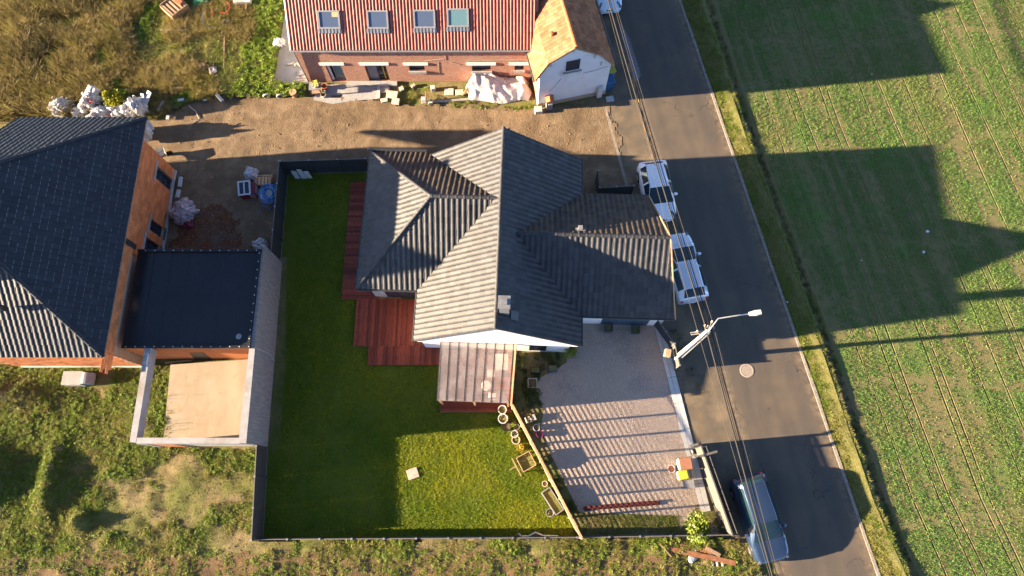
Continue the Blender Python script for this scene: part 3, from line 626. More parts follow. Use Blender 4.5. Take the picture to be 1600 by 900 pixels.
def roof_plane(th, O, u, v, poly, tw, tl, prof, mat, lift=.042, hole=None, budget=0, deck=True, thick=.12, deckmat=None):
    """tiles laid over the polygon poly (u, v metres) on the plane O + u*a + v*b"""
    O = Vector(O); u = Vector(u).normalized(); v = Vector(v).normalized(); n = u.cross(v).normalized()
    us = [p[0] for p in poly]; vs_ = [p[1] for p in poly]
    T = tile_mb(tw, tl, prof, lift); me = T.mesh('tile'); me.materials.append(M[mat]); glints = MB()
    cx = sum(us)/len(us); cy = sum(vs_)/len(vs_)
    rot = Matrix((u, v, n)).transposed()
    base = WM[th.name].inverted()
    whole = []; joined = MB()
    planes = []
    area = sum(poly[i][0]*poly[(i+1) % len(poly)][1]-poly[(i+1) % len(poly)][0]*poly[i][1] for i in range(len(poly)))
    sg = 1 if area > 0 else -1
    for i in range(len(poly)):
        a = poly[i]; b = poly[(i+1) % len(poly)]
        planes.append((Vector((a[0], a[1], 0)), Vector(((b[1]-a[1])*sg, -(b[0]-a[0])*sg, 0)).normalized()))
    edgeb = MB()
    j0 = int(math.floor(min(vs_)/tl)); j1 = int(math.ceil(max(vs_)/tl)); i0 = int(math.floor(min(us)/tw)); i1 = int(math.ceil(max(us)/tw))
    for j in range(j0, j1):
        for i in range(i0, i1):
            c = [(i*tw, j*tl), ((i+1)*tw, j*tl), ((i+1)*tw, (j+1)*tl), (i*tw, (j+1)*tl)]
            ds = [max((Vector((p[0], p[1], 0))-co).dot(no) for co, no in planes) for p in c]
            if hole and all(inpoly(np.array([p[0]]), np.array([p[1]]), hole)[0] for p in c): continue
            if all(any((Vector((p[0], p[1], 0))-co).dot(no) > 0 for p in c for _ in (0,)) and all((Vector((p[0], p[1], 0))-co).dot(no) > 0 for p in c) for co, no in [pl] ) if False else any(all((Vector((p[0], p[1], 0))-co).dot(no) >= -1e-6 for p in c) for co, no in planes): continue
            jx = i*tw; jy = j*tl
            jit = Matrix.Translation((jx, jy, 0)) @ Matrix.Rotation(NR.normal(0, .011), 4, 'X') @ Matrix.Rotation(NR.normal(0, .016), 4, 'Y') @ Matrix.Rotation(NR.normal(0, .006), 4, 'Z')
            if max(ds) <= .15 and mat == 'blue_tile' and prof == 'flat' and rnd.random() < .8: glints.add([jit @ Vector(q) for q in EDGEQ[0]], [(0, 1, 2, 3)])
            if max(ds) <= 1e-6: whole.append((jx, jy, jit))
            else: edgeb.add([jit @ Vector(q) for q in T.v], T.f)
    tiles = []
    if budget:
        whole.sort(key=lambda q: -(O+u*q[0]+v*q[1])[1]*-1)
    M3 = rot.to_4x4(); M3.translation = O
    for k, (jx, jy, jit) in enumerate(whole):
        if k < budget:
            o = link('tile', me, th); mm = base @ M3 @ jit; o.location = mm.to_translation(); o.rotation_euler = mm.to_euler()
        else: joined.add([jit @ Vector(q) for q in T.v], T.f)
    e = clip_poly(edgeb, planes); joined.add(e.v, e.f); joined.xf(M3)
    if joined.v:
        mm = joined.mesh('roof_tiles'); mm.materials.append(M[mat]); mm.transform(base); o = link('roof_tiles', mm, th); o['kind'] = 'stuff'
    if glints.v:
        glints.xf(M3); part('tile_edge_glints', glints, M['tile_glint'], th, kind='stuff')  # pale quads drawing the sky's glint along each course
    if deck:
        d = MB(); d.slab([O+u*p[0]+v*p[1]-n*.012 for p in poly], -n*thick); part('roof_deck', d, deckmat or M['dark_metal'], th)
def ridge_tiles(th, a, b, mat, r=.1, l=.4, name='ridge_tile', gap=.012):
    a = Vector(a); b = Vector(b); L = (b-a).length; n = max(1, int(round(L/l))); l = L/n; d = (b-a).normalized()
    side = d.cross(Vector((0, 0, 1))).normalized(); up = side.cross(d).normalized()
    mb = MB(); N = 7; vs = []
    for t, k in ((0, 1.0), (.05, 1.12), (.09, 1.12), (.1, 1.0), (l+.02, .92)):
        for q in range(N): an = PI*(q/(N-1))*1.1-.05*PI; vs.append((r*k*math.cos(an), t, r*k*math.sin(an)*.75))
    mb.add(vs, [(i*N+q, i*N+q+1, (i+1)*N+q+1, (i+1)*N+q) for i in range(4) for q in range(N-1)]+[tuple(range(N))])
    me = mb.mesh(name); me.materials.append(M[mat]); me.polygons.foreach_set('use_smooth', [True]*len(me.polygons)); me.set_sharp_from_angle(angle=.7)
    rot = Matrix((side, d, up)).transposed().to_4x4(); base = WM[th.name].inverted()
    for i in range(n):
        rot.translation = a+d*(i*l); mm = base @ rot; o = link(name, me, th); o.location = mm.to_translation(); o.rotation_euler = mm.to_euler()
class Frame:
    """a house's own plan axes"""
    def __init__(s, ox, oy, ang): s.o = Vector((ox, oy, 0)); s.x = Vector((math.cos(ang), math.sin(ang), 0)); s.y = Vector((-math.sin(ang), math.cos(ang), 0)); s.a = ang
    def __call__(s, a, b, z=0.0): return s.o+s.x*a+s.y*b+Vector((0, 0, z))
def window_on(th, c, wdir, up, wd, ht, out, frame_mat, glass_mat, name='window', bars=1, fw=.06, sill=None, depth=.05, rec=0.0):
    """window standing on a wall: c = centre on the wall face, out = outward normal"""
    c = Vector(c); W = Vector(wdir).normalized(); Uv = Vector(up).normalized(); Nn = Vector(out).normalized()
    fr = MB()
    def rect(a0, a1, b0, b1, n0, n1): 
        p = [c+W*a0+Uv*b0+Nn*n0, c+W*a1+Uv*b0+Nn*n0, c+W*a1+Uv*b1+Nn*n0, c+W*a0+Uv*b1+Nn*n0]; fr.slab(p, Nn*(n1-n0))
    x = wd/2; y = ht/2
    rect(-x, x, y-fw, y, .0, depth); rect(-x, x, -y, -y+fw, .0, depth); rect(-x, -x+fw, -y+fw, y-fw, .0, depth); rect(x-fw, x, -y+fw, y-fw, .0, depth)
    for k in range(1, bars): t = -x+2*x*k/bars; rect(t-fw*.4, t+fw*.4, -y+fw, y-fw, .003, depth-.004)
    f = part(name, fr, frame_mat, th)
    g = MB(); g.slab([c+W*a+Uv*b+Nn*.008 for a, b in ((-x+fw, -y+fw), (x-fw, -y+fw), (x-fw, y-fw), (-x+fw, y-fw))], Nn*.012); part('pane', g, glass_mat, f)
    if sill:
        s_ = MB(); s_.slab([c+W*a+Uv*(-y-.07)+Nn*b for a, b in ((-x-.08, .002), (x+.08, .002), (x+.08, .14), (-x-.08, .14))], Uv*.06); part('sill', s_, sill, f)
    return f
# ================================================================== MAIN HOUSE
HF = Frame(-1.03, 8.3, -.0316)
hl = thing('grey_roofed_house', 'bungalow with crossing dark grey tiled roofs and a bright white south gable', 'house', HF(0, 5, 0))
EZ, RZ, HW, T_ = 2.9, 6.4, 4.62, 3.5/4.62
pl = math.hypot(HW, 3.5)                       # slope length
YS0, YN0 = -.12, 11.35
LV = lambda a: a*pl/HW
sx, sy, sz = HF.x, HF.y, Vector((0, 0, 1))
# west slope: u runs north to south so that u x v points up
wu = -sy; wv = (sx*HW+sz*3.5)
WY = 7.17; WHF = 4.33; WZ = EZ+WHF*T_; WEX = -8.12     # west wing: ridge line, half width, ridge height, eave
hole = [(YN0-(WY+WHF)+.5, .1), (YN0-(WY+WHF)+.5+.2, .1), (YN0-WY, LV(WHF)-.55), (YN0-(WY-WHF)-.6, .1)]
roof_plane(hl, HF(-HW, YN0, EZ), wu, wv, [(0, 0), (YN0-YS0, 0), (YN0-YS0, pl), (0, pl)], .3, .36, 'roll', 'grey_tile', hole=hole, budget=110)
eu = sy; ev = (-sx*HW+sz*3.5)
EY = 5.35; EHF = 3.72; EZR = EZ+EHF*T_
hole = [(EY-EHF-YS0+.6, .1), (EY-YS0, LV(EHF)-.55), (EY+EHF-YS0-.6, .1)]
roof_plane(hl, HF(HW, YS0, EZ), eu, ev, [(0, 0), (YN0-YS0, 0), (YN0-YS0, pl), (0, pl)], .3, .36, 'roll', 'grey_tile', hole=hole, budget=110)
ridge_tiles(hl, HF(0, YS0, RZ+.02), HF(0, YN0, RZ+.02), 'grey_tile', .11, .42)
# west wing
SLW = math.hypot(WHF, WHF*T_); xa = WEX+WHF               # apex of the hip
xm = -(RZ-WZ)/T_                                          # where its ridge meets the main slope
k_ = SLW/WHF
def lenx(x): return x
# north slope of west wing: u runs east to west
roof_plane(hl, HF(-HW+.0, WY+WHF, EZ), -sx, (-sy*WHF+sz*WHF*T_), [(0, 0), (-HW-WEX, 0), (-HW-xa, SLW), (-HW-xm-.0, SLW)], .3, .36, 'roll', 'bounce_tile', budget=0)
roof_plane(hl, HF(WEX, WY-WHF, EZ), sx, (sy*WHF+sz*WHF*T_), [(0, 0), (-HW-WEX, 0), (xm-WEX, SLW), (xa-WEX, SLW)], .3, .36, 'roll', 'grey_tile', budget=40)
roof_plane(hl, HF(WEX, WY+WHF, EZ), -sy, (sx*WHF+sz*WHF*T_), [(0, 0), (2*WHF, 0), (WHF, SLW)], .3, .36, 'roll', 'grey_tile', budget=40)
ridge_tiles(hl, HF(xa, WY, WZ+.03), HF(xm, WY, WZ+.03), 'grey_tile', .11, .42)
ridge_tiles(hl, HF(WEX, WY+WHF, EZ+.05), HF(xa, WY, WZ+.05), 'grey_tile', .1, .42, 'hip_tile')
ridge_tiles(hl, HF(WEX, WY-WHF, EZ+.05), HF(xa, WY, WZ+.05), 'grey_tile', .1, .42, 'hip_tile')
# east wing with its skewed verge along the road
SLE = math.hypot(EHF, EHF*T_); xe0 = -(RZ-EZR)/T_*-1
xn, xr, xs = 8.6, 9.15, 9.88
roof_plane(hl, HF(HW, EY-EHF, EZ), sx, (sy*EHF+sz*EHF*T_), [(0, 0), (xs-HW, 0), (xr-HW, SLE), (xe0-HW, SLE)], .3, .36, 'roll', 'grey_tile')
roof_plane(hl, HF(xn, EY+EHF, EZ), -sx, (-sy*EHF+sz*EHF*T_), [(0, 0), (xn-HW, 0), (xn-xe0, SLE), (xn-xr, SLE)], .3, .36, 'roll', 'bounce_tile')
ridge_tiles(hl, HF(xe0, EY, EZR+.03), HF(xr, EY, EZR+.03), 'grey_tile', .11, .42)
vb = MB()
vb.bar(HF(xs+.02, EY-EHF-.02, EZ-.02), HF(xr+.02, EY, EZR), .06, .2); vb.bar(HF(xr+.02, EY, EZR), HF(xn+.02, EY+EHF, EZ-.02), .06, .2)
part('verge_board', vb, M['pale_wood'], hl)
# walls (one closed shell per wing)
wl = MB()
wl.prism([HF(*p).to_tuple()[:2] for p in ((-4.35, .12), (4.1, .12), (4.1, 11.1), (-4.35, 11.1))], 0, EZ-.12)
part('wall', wl, M['white_render'], hl)
wl = MB(); wl.prism([HF(*p).to_tuple()[:2] for p in ((WEX+.5, WY-WHF+.35), (-4.4, WY-WHF+.35), (-4.4, WY+WHF-.45), (WEX+.5, WY+WHF-.45))], 0, EZ-.12); part('wall', wl, M['grey_render'], hl)
wl = MB(); wl.prism([HF(*p).to_tuple()[:2] for p in ((4.15, EY-EHF+.3), (xs-.25, EY-EHF+.3), (xn-.2, EY+EHF-.3), (4.15, EY+EHF-.3))], 0, EZ-.12); part('wall', wl, M['white_render'], hl)
gb = MB()
def gable(x0, x1, xr_, y, z0, z1, thick, zl=None):
    p = [HF(x0, y, z0), HF(x1, y, z0), HF(x1, y, EZ-.1), HF(xr_, y, z1), HF(x0, y, EZ-.1)]; gb.slab(p, HF.y*thick)
gable(-4.5, 4.5, 0, -.07, 2.5, RZ-.16, .16); part('gable', gb, M['white_render'], hl, label='bright white south gable of the bungalow')
gb = MB(); gable(-4.3, 4.1, 0, 10.9, 2.79, RZ-.16, .2); part('gable', gb, M['white_render'], hl)
gb = MB(); gb.slab([HF(xs-.28, EY-EHF+.1, EZ-.15), HF(xn-.22, EY+EHF-.1, EZ-.15), HF(xr-.2, EY, EZR-.16)], -HF.x*.15); part('gable', gb, M['white_render'], hl)
# gutters
for a, b in (((-HW-.07, YS0), (-HW-.07, WY-WHF)), ((WEX-.07, WY-WHF), (WEX-.07, WY+WHF)), ((HW+.07, YS0), (HW+.07, EY-EHF)), ((HW+.07, EY+EHF), (HW+.07, YN0)), ((HW+.1, EY-EHF-.06), (xs, EY-EHF-.06)), ((HW+.1, EY+EHF+.06), (xn, EY+EHF+.06)), ((WEX, WY-WHF-.07), (-HW, WY-WHF-.07))):
    mb = MB(); mb.tube([HF(*a, EZ-.06), HF(*b, EZ-.06)], .065, 6); part('gutter', mb, M['dark_metal'], hl)
mb = MB(); mb.tube([HF(WEX-.1, WY+WHF+.13, EZ+.02), HF(-HW-.1, WY+WHF+.13, EZ+.02)], .14, 8); mb.lathe([(.12, -.1), (.13, .02), (.05, .1)], HF(WEX-.1, WY+WHF+.13, EZ+.05), 8); part('gutter', mb, M['dark_metal'], hl, label='wide black box gutter on the north side')
# chimney
cb = MB(); c0 = HF(.42, .98, 0); cb.box(c0.x, c0.y, 6.55, .5, .55, 1.7, HF.a); ch = part('chimney', cb, M['bin_grey'], hl)
cb = MB(); cb.box(c0.x, c0.y, 7.44, .62, .68, .09, HF.a); cb.box(c0.x, c0.y, 7.56, .3, .3, .14, HF.a); part('cowl', cb, M['zinc'], ch)
cb = MB(); s0 = HF(.72, .8, 5.86); cb.slab([HF(.75, .5, RZ-.75*T_+.09), HF(1.15, .5, RZ-1.15*T_+.09), HF(1.15, 1.0, RZ-1.15*T_+.09), HF(.75, 1.0, RZ-.75*T_+.09)], (0, 0, .05)); part('chimney_shadow', cb, M['dark_metal'], hl)  # dark plate standing in for the chimney's shadow on the tiles
# roof vents
for x, y, zz in ((2.55, 6.25, RZ-2.55*T_), ):
    mb = MB(); c = HF(x, y, zz+.02); mb.lathe([(.13, 0), (.13, .12), (.09, .2), (.1, .22), (.02, .27)], c, 12); part('roof_vent', mb, M['dark_metal'], hl, smooth=True, auto=40)
mb = MB(); c = HF(4.35, EY+.42, EZR-.42*T_+.1); mb.box(c.x, c.y, c.z, .55, .16, .1, HF.a); mb.box(c.x, c.y+.06, c.z+.1, .24, .24, .12, HF.a); part('roof_vent', mb, M['bin_grey'], hl)
# south wall window, garage door, pots by it
window_on(hl, HF(2.3, .12, 1.25), HF.x, sz, 1.0, 1.6, -HF.y, M['dark_metal'], M['glass'], bars=1)
yy = EY-EHF+.3
gd = MB()
for i in range(5): gd.slab([HF(6.05, yy-.005, .1+.44*i), HF(8.8, yy-.005, .1+.44*i), HF(8.8, yy-.005, .52+.44*i), HF(6.05, yy-.005, .52+.44*i)], -HF.y*.04)
part('garage_door', gd, M['garage_blue'], hl)
window_on(hl, HF(-5.9, WY-WHF+.35, 1.2), HF.x, sz, 1.9, 2.0, -HF.y, M['dark_metal'], M['glass'], bars=2)
lm = MB(); lm.box(*HF(9.25, yy-.04, 1.75), .1, .08, .16); part('wall_lamp', lm, M['black'], hl)
for px, lab in (((950, 512), 'blue square planter on gravel by garage door, nearer the white gable'), ((992, 515), 'blue square planter on gravel by garage door, nearer the road')):
    mb = MB(); mb.lathe([(.26, 0), (.33, .5), (.36, .52), (.36, .58), (.3, .58), (.28, .5)], n=4)
    p = P(px[0], px[1], .3); t = thing('planter', lab, 'planter', (p.x, p.y-.05, .004), PI/4+HF.a, 'blue planters by the garage'); obj('pot', mb, M['garage_blue'], t, False); s_ = MB(); s_.lathe([(.28, .5), (.0, .53)], n=8, closed=False); obj('soil', s_, M['soil'], t, False)
# ------------------------------------------------------------------ deck
dk = thing('wooden_deck', 'stepped deck of dark red boards along the west side of the bungalow', 'deck', (-8.6, 9, 0))
DP = [[(-10.62, 11.55), (-7.0, 11.55), (-7.0, 19.38), (-10.62, 19.38)], [(-9.68, 8.64), (-4.5, 8.64), (-4.5, 11.545), (-9.68, 11.545)], [(-8.77, 7.5), (-.3, 7.5), (-.3, 8.636), (-8.77, 8.636)]]
board = MB(); bn = 0
# boards run north-south in the wide parts and east-west in the strip beside the house
def brd(x0, x1, y0, y1):
    mb = MB(); mb.box((x0+x1)/2, (y0+y1)/2, .13+rnd.uniform(-.003, .003), x1-x0, y1-y0, .028); return mb
lots = []
x = -9.68
while x < -4.5: lots.append((x, x+.137, 8.64, 11.54)); x += .145
x = -8.77
while x < -4.42: lots.append((x, x+.137, 7.5, 8.634)); x += .145
y = 11.55
while y < 19.3: lots.append((-10.62, -8.3, y, y+.137)); y += .145
y = 4.78
while y < 8.5: lots.append((-4.38, -.22, y, y+.137)); y += .145
lots.sort(key=lambda q: q[2])
for q in lots: part('board', brd(*q), M['deck'], dk)
sk = MB()
for p in DP+[[(-4.38, 4.74), (-.2, 4.74), (-.2, 8.5), (-4.38, 8.5)]]: sk.prism([(a+.02*(1 if a < -5 else 0), b) for a, b in p], .01, .112)
part('deck_frame', sk, M['rust_wood'], dk)
# ------------------------------------------------------------------ pergola
pg = thing('patio_roof', 'lean-to patio roof of pale clear panels against the white gable', 'patio roof', (-2.2, 6.6, 0))
A, B, C_, D = P(689, 529, 2.75), P(803, 534, 2.75), P(795, 630, 2.5), P(683, 626, 2.5)
n_ = 8; nrm = (B-A).cross(D-A).normalized(); nrm = nrm if nrm.z > 0 else -nrm
for i in range(n_):
    t0, t1 = i/n_, (i+1)/n_; e = .006
    q = [A.lerp(B, t0+e), A.lerp(B, t1-e), D.lerp(C_, t1-e), D.lerp(C_, t0+e)]
    mb = MB(); mb.slab(q, nrm*.016); part('panel', mb, M['polycarb'], pg)
for i in range(n_+1):
    t = i/n_; mb = MB(); mb.bar(A.lerp(B, t)-nrm*.045, D.lerp(C_, t)-nrm*.045, .05, .09); part('rafter', mb, M['grey_fence'], pg)
    mb = MB(); mb.bar(A.lerp(B, t)+nrm*.026, D.lerp(C_, t)+nrm*.026, .028, .018); part('glazing_bar', mb, M['dark_metal'], pg)
mb = MB(); mb.bar(A-nrm*.12, B-nrm*.12, .06, .1); part('wall_plate', mb, M['pale_wood'], pg)
mb = MB(); mb.bar(D-nrm*.14+Vector((0, .1, 0)), C_-nrm*.14+Vector((0, .1, 0)), .08, .12); part('beam', mb, M['pale_wood'], pg)
mb = MB(); mb.bar(B+Vector((.12, .1, -.02)), C_+Vector((.12, -.15, -.02)), .09, .14); part('beam', mb, M['pale_wood'], pg)
for p in (D+Vector((.06, .12, 0)), C_+Vector((-.06, .12, 0)), D.lerp(C_, .5)+Vector((0, .12, 0))):
    mb = MB(); mb.box(p.x, p.y, 1.22, .1, .1, 2.2); part('post', mb, M['pale_wood'], pg)
for i in range(12):                               # close-boarded east side
    z = .2+.19*i; a = B+Vector((.14, -.1, 0)); b = C_+Vector((.14, .0, 0)); mb = MB(); mb.bar((a.x, a.y, z), (b.x, b.y, z), .025, .185); part('side_board', mb, M['pale_wood'], pg)
# white furniture seen through the panels
def stool(loc, sq, lab):
    t = thing('stool' , lab, 'stool', loc, rnd.uniform(.5, 1.0), 'white seats under the patio roof')
    mb = MB(); mb.lathe([(.26, .42), (.3, .44), (.3, .49), (.26, .52)], n=4 if sq else 20); obj('seat', mb, M['plastic_white'], t, False)
    for k in range(4):
        a = PI/4+k*PI/2; l = MB(); l.tube([(.2*math.cos(a), .2*math.sin(a), .43), (.25*math.cos(a), .25*math.sin(a), 0)], .022, 6); obj('leg', l, M['plastic_white'], t, False)
for px, sq, lab in (((768, 584), True, 'square white stool under the patio roof, nearest its dining table'), ((760, 603), False, 'round white stool under the patio roof'), ((769, 620), True, 'square white stool under the patio roof, southernmost of the seats')):
    p = P(*px, .5); stool((p.x, p.y, .145), sq, lab)
p = P(784, 566, .75); t = thing('garden_table', 'white rectangular table under the clear patio roof', 'table', (p.x, p.y, .145))
mb = MB(); mb.box(0, 0, .72, .75, .95, .04); obj('tabletop', mb, M['plastic_white'], t, False, bevel=.01)
for a, b in ((-.3, -.4), (.3, -.4), (.3, .4), (-.3, .4)): l = MB(); l.box(a, b, .35, .05, .05, .7); obj('leg', l, M['plastic_white'], t, False)
# ================================================================== UNFINISHED HOUSE (west)
def wall_holes(mb, o, ax, n, length, z0, z1, th_, holes):
    """wall along ax from o, outward normal n, thickness th_; holes = (a0, a1, z0, z1)"""
    o = Vector(o); ax = Vector(ax).normalized(); n = Vector(n).normalized()
    def blk(a0, a1, b0, b1):
        if a1-a0 < 1e-3 or b1-b0 < 1e-3: return
        mb.slab([o+ax*a0+Vector((0, 0, b0)), o+ax*a1+Vector((0, 0, b0)), o+ax*a1+Vector((0, 0, b1)), o+ax*a0+Vector((0, 0, b1))], -n*th_)
    a = 0
    for h in sorted(holes):
        blk(a, h[0], z0, z1); blk(h[0], h[1], z0, h[2]); blk(h[0], h[1], h[3], z1); a = h[1]
    blk(a, length, z0, z1)
uh = thing('unfinished_house', 'unplastered orange clay block house with slate blue hip roof and dark flat annex', 'house', (-27, 13, 0))
EX = -22.05
holes = [(20.25-19.5, 20.25-18.68, .15, 2.17), (20.25-16.12, 20.25-15.4, .28, 1.9), (20.25-14.88, 20.25-14.1, .42, 2.1)]
core = MB(); wall_holes(core, (EX-.012, 20.25, 0), (0, -1, 0), (1, 0, 0), 12.85, 0, 4.42, .3, holes)
core.slab([(-29.2, 7.42, 0), (EX-.32, 7.42, 0), (EX-.32, 7.42, 4.42), (-29.2, 7.42, 4.42)], (0, .3, 0)); core.slab([(-29.2, 20.24, 0), (EX-.32, 20.24, 0), (EX-.32, 20.24, 4.42), (-29.2, 20.24, 4.42)], (0, -.3, 0))
part('wall', core, M['mortar'], uh)
fl = MB(); fl.box(-25.7, 13.8, .06, 6.6, 12, .1); part('floor', fl, M['pale_wood'], uh)
pt_ = MB(); pt_.box(-24.6, 13.8, 1.6, .15, 12, 3.2); part('partition', pt_, M['clay'], uh)
nb_ = 0; rest = MB()
def cblock(mb, c, w_, h_, n, t):
    c = Vector(c); n = Vector(n); t = Vector(t); u = Vector((0, 0, 1))
    mb.slab([c-t*w_/2-u*h_/2, c+t*w_/2-u*h_/2, c+t*w_/2+u*h_/2, c-t*w_/2+u*h_/2], n*rnd.uniform(.016, .028)); return mb
bl = []
for r in range(17):
    z = .13+.25*r
    off = .25*(r % 2)
    for i in range(-1, 15):
        a0 = max(0, i*.5+off); a1 = min(6.9, (i+1)*.5+off)
        segs = [(a0+.005, a1-.005)]
        for h in holes:
            if z+.12 > h[2] and z-.12 < h[3]:
                ns = []
                for s0, s1 in segs:
                    if s1 <= h[0] or s0 >= h[1]: ns.append((s0, s1)); continue
                    if s0 < h[0]: ns.append((s0, h[0]))
                    if s1 > h[1]: ns.append((h[1], s1))
                segs = ns
        for s0, s1 in segs:
            if s1-s0 > .06: bl.append(((s0+s1)/2, z, s1-s0))
for i, (a, z, w_) in enumerate(bl):
    mb = cblock(MB(), (EX-.012, 20.25-a, z), w_, .24, (1, 0, 0), (0, 1, 0))
    if i < 300: part('brick', mb, M['clay'], uh)
    else: rest.add(mb.v, mb.f)
for r in range(17):                                   # narrow strip above the annex and the south wall
    z = .13+.25*r
    for i in range(14):
        if z > 3.2: cblock(rest, (EX-.012, 20.25-6.9-.25-i*.5+.25*(r % 2), z), .49, .24, (1, 0, 0), (0, 1, 0))
    for i in range(15): cblock(rest, (-29.2+i*.5-.25*(r % 2), 7.42, z), .49, .24, (0, -1, 0), (1, 0, 0))
part('bricks', rest, M['clay'], uh, kind='stuff')
for h in holes:
    mb = MB(); mb.box(EX+.02, 20.25-(h[0]+h[1])/2, h[3]+.13, .07, h[1]-h[0]+.5, .2); part('lintel', mb, M['grey_fence'] if False else M['concrete'], uh)
    f = window_on(uh, (EX-.2, 20.25-(h[0]+h[1])/2, (h[2]+h[3])/2), (0, 1, 0), (0, 0, 1), h[1]-h[0], h[3]-h[2], (1, 0, 0), M['dark_metal'], M['glass'], bars=2, fw=.05)
    mb = MB(); mb.box(EX+.03, 20.25-(h[0]+h[1])/2, h[2]-.05, .16, h[1]-h[0]+.1, .07); part('sill', mb, M['grey_fence'], f)
mb = MB(); mb.box(EX+.05, 16.5, .1, .12, 7.4, .3); part('plinth', mb, M['grey_render'], uh)
mb = MB(); mb.box(-25.6, 7.36, .14, 7.2, .1, .3); part('plinth', mb, M['grey_render'], uh)
mb = MB(); mb.box(EX+.03, 13.85, 3.55, .06, .3, 1.1); part('downpipe', mb, M['dark_metal'], uh)
# hip roof
rx, rn, rs, re, d_, tk = -21.82, 21.45, 7.1, 4.47, 6.6, .77
tp = re+d_*tk; sl_ = math.hypot(d_, d_*tk); wl_ = 7.6
roof_plane(uh, (rx, rs, re), (0, 1, 0), (-d_, 0, d_*tk), [(0, 0), (rn-rs, 0), (rn-rs-d_, sl_), (d_, sl_)], .3, .36, 'flat', 'blue_tile', budget=300, lift=.022)
roof_plane(uh, (rx, rn, re), (-1, 0, 0), (0, -d_, d_*tk), [(0, 0), (wl_, 0), (wl_, sl_), (d_, sl_)], .3, .36, 'roll', 'blue_tile')
roof_plane(uh, (rx-wl_, rs, re), (1, 0, 0), (0, d_, d_*tk), [(0, 0), (wl_, 0), (wl_-d_, sl_), (0, sl_)], .3, .36, 'roll', 'blue_tile')
mb = MB(); mb.slab([(rx-d_, rn-d_, tp-.1), (rx-wl_, rn-d_, tp-.1), (rx-wl_, rs+d_, tp-.1), (rx-d_, rs+d_, tp-.1)], (0, 0, .08)); part('roof_top', mb, M['dark_metal'], uh)
ridge_tiles(uh, (rx, rn, re+.05), (rx-d_, rn-d_, tp+.05), 'blue_tile', .11, .42, 'hip_tile')
ridge_tiles(uh, (rx, rs, re+.05), (rx-d_, rs+d_, tp+.05), 'blue_tile', .11, .42, 'hip_tile')
mb = MB(); mb.bar((rx-.06, rs-.1, re-.1), (rx-.06, rn, re-.1), .04, .1); mb.bar((rx-wl_, rs+.06, re-.1), (rx-.1, rs+.06, re-.1), .04, .1); part('fascia', mb, M['wood'], uh)
p = P(4, 481, 6.6); mb = MB(); mb.lathe([(.14, -.2), (.14, .1), (.09, .25), (.1, .28), (.02, .32)], p, 10); part('roof_vent', mb, M['black'], uh)
# taller unseen wing added to the west, sized to shade the bungalow roof
mb = MB(); mb.slab([(-34.6, 10.2, 0), (-29.4, 10.2, 0), (-29.4, 10.2, 8.3), (-32, 10.2, 10.35), (-34.6, 10.2, 8.3)], (0, 6.2, 0)); part('wall', mb, M['clay'], uh)
for x0, s_ in ((-29.2, -1), (-34.8, 1)):
    if s_ < 0: roof_plane(uh, (x0, 10.0, 8.2), (0, 1, 0), (-2.8, 0, 2.25), [(0, 0), (6.6, 0), (6.6, 3.6), (0, 3.6)], .6, .72, 'flat', 'blue_tile')
    else: roof_plane(uh, (x0, 16.6, 8.2), (0, -1, 0), (2.8, 0, 2.25), [(0, 0), (6.6, 0), (6.6, 3.6), (0, 3.6)], .6, .72, 'flat', 'blue_tile')
# flat annex
az = 3.22
an = MB(); an.prism([(-21.73, 7.86), (-14.62, 7.86), (-14.62, 13.55), (-21.73, 13.55)], 0, az-.02); part('annex_wall', an, M['clay'], uh)
mb = MB(); mb.prism([(-21.7, 7.98), (-14.74, 7.98), (-14.74, 13.43), (-21.7, 13.43)], az-.015, az+.01); part('annex_roof', mb, M['membrane'], uh)
for i in range(1, 7):
    mb = MB(); mb.box(-21.7+i*1.0, 10.7, az+.0125, .09, 5.4, .006); part('seam', mb, M['membrane_seam'], uh)
mb = MB(); mb.lathe([(.16, 0), (.16, .02), (.07, .03)], (-15.3, 8.5, az+.012), 14); part('roof_drain', mb, M['zinc'], uh)
mb = MB(); mb.box(-18.1, 13.52, az+.07, 7.1, .15, .14); mb.box(-18.1, 7.9, az+.07, 7.1, .15, .14); mb.box(-14.66, 10.71, az+.07, .15, 5.46, .14); part('parapet', mb, M['membrane'], uh)
dm = MB(); dm.lathe([(.032, 0), (.03, .012)], n=8); dme = dm.mesh('fastener'); dme.materials.append(M['plastic_white'])
for q in [(-21.2+.53*i, 13.52) for i in range(13)]+[(-21.4+.52*i, 7.9) for i in range(14)]+[(-14.66, 8.35+.5*i) for i in range(11)]:
    o = link('fastener', dme, uh); o.location = WM[uh.name].inverted() @ Vector((q[0], q[1], az+.142))
# weathered east wall, open terrace frame
cw = MB(); cw.prism([(-14.57, 2.72), (-14.2, 2.72), (-14.6, 13.95), (-14.585, 13.95)] if False else [(-14.56, 2.74), (-14.22, 2.74), (-14.5, 13.95), (-14.58, 13.95)], 0, 3.28); part('side_wall', cw, M['stone_cladding'], uh, label='long weathered grey side wall facing the lawn')
mb = MB(); mb.prism([(-14.6, 2.72), (-14.19, 2.72), (-14.3, 7.8), (-14.62, 7.8)], 3.285, 3.33); part('coping', mb, M['concrete'], uh)
mb = MB(); mb.box(-20.2, 5.3, 2.98, .34, 5.05, .66); part('ring_beam', mb, M['concrete'], uh)
mb = MB(); mb.box(-17.28, 2.86, 2.98, 5.45, .3, .66); part('ring_beam', mb, M['concrete'], uh)
mb = MB(); mb.box(-17.2, 2.9, 1.3, 5.2, .2, 2.66); part('terrace_wall', mb, M['grey_render'], uh)
mb = MB(); mb.box(-19.4, 2.86, 1.3, 1.5, .22, 2.62); part('terrace_wall', mb, M['clay'], uh, label='orange clay block end of the terrace wall')
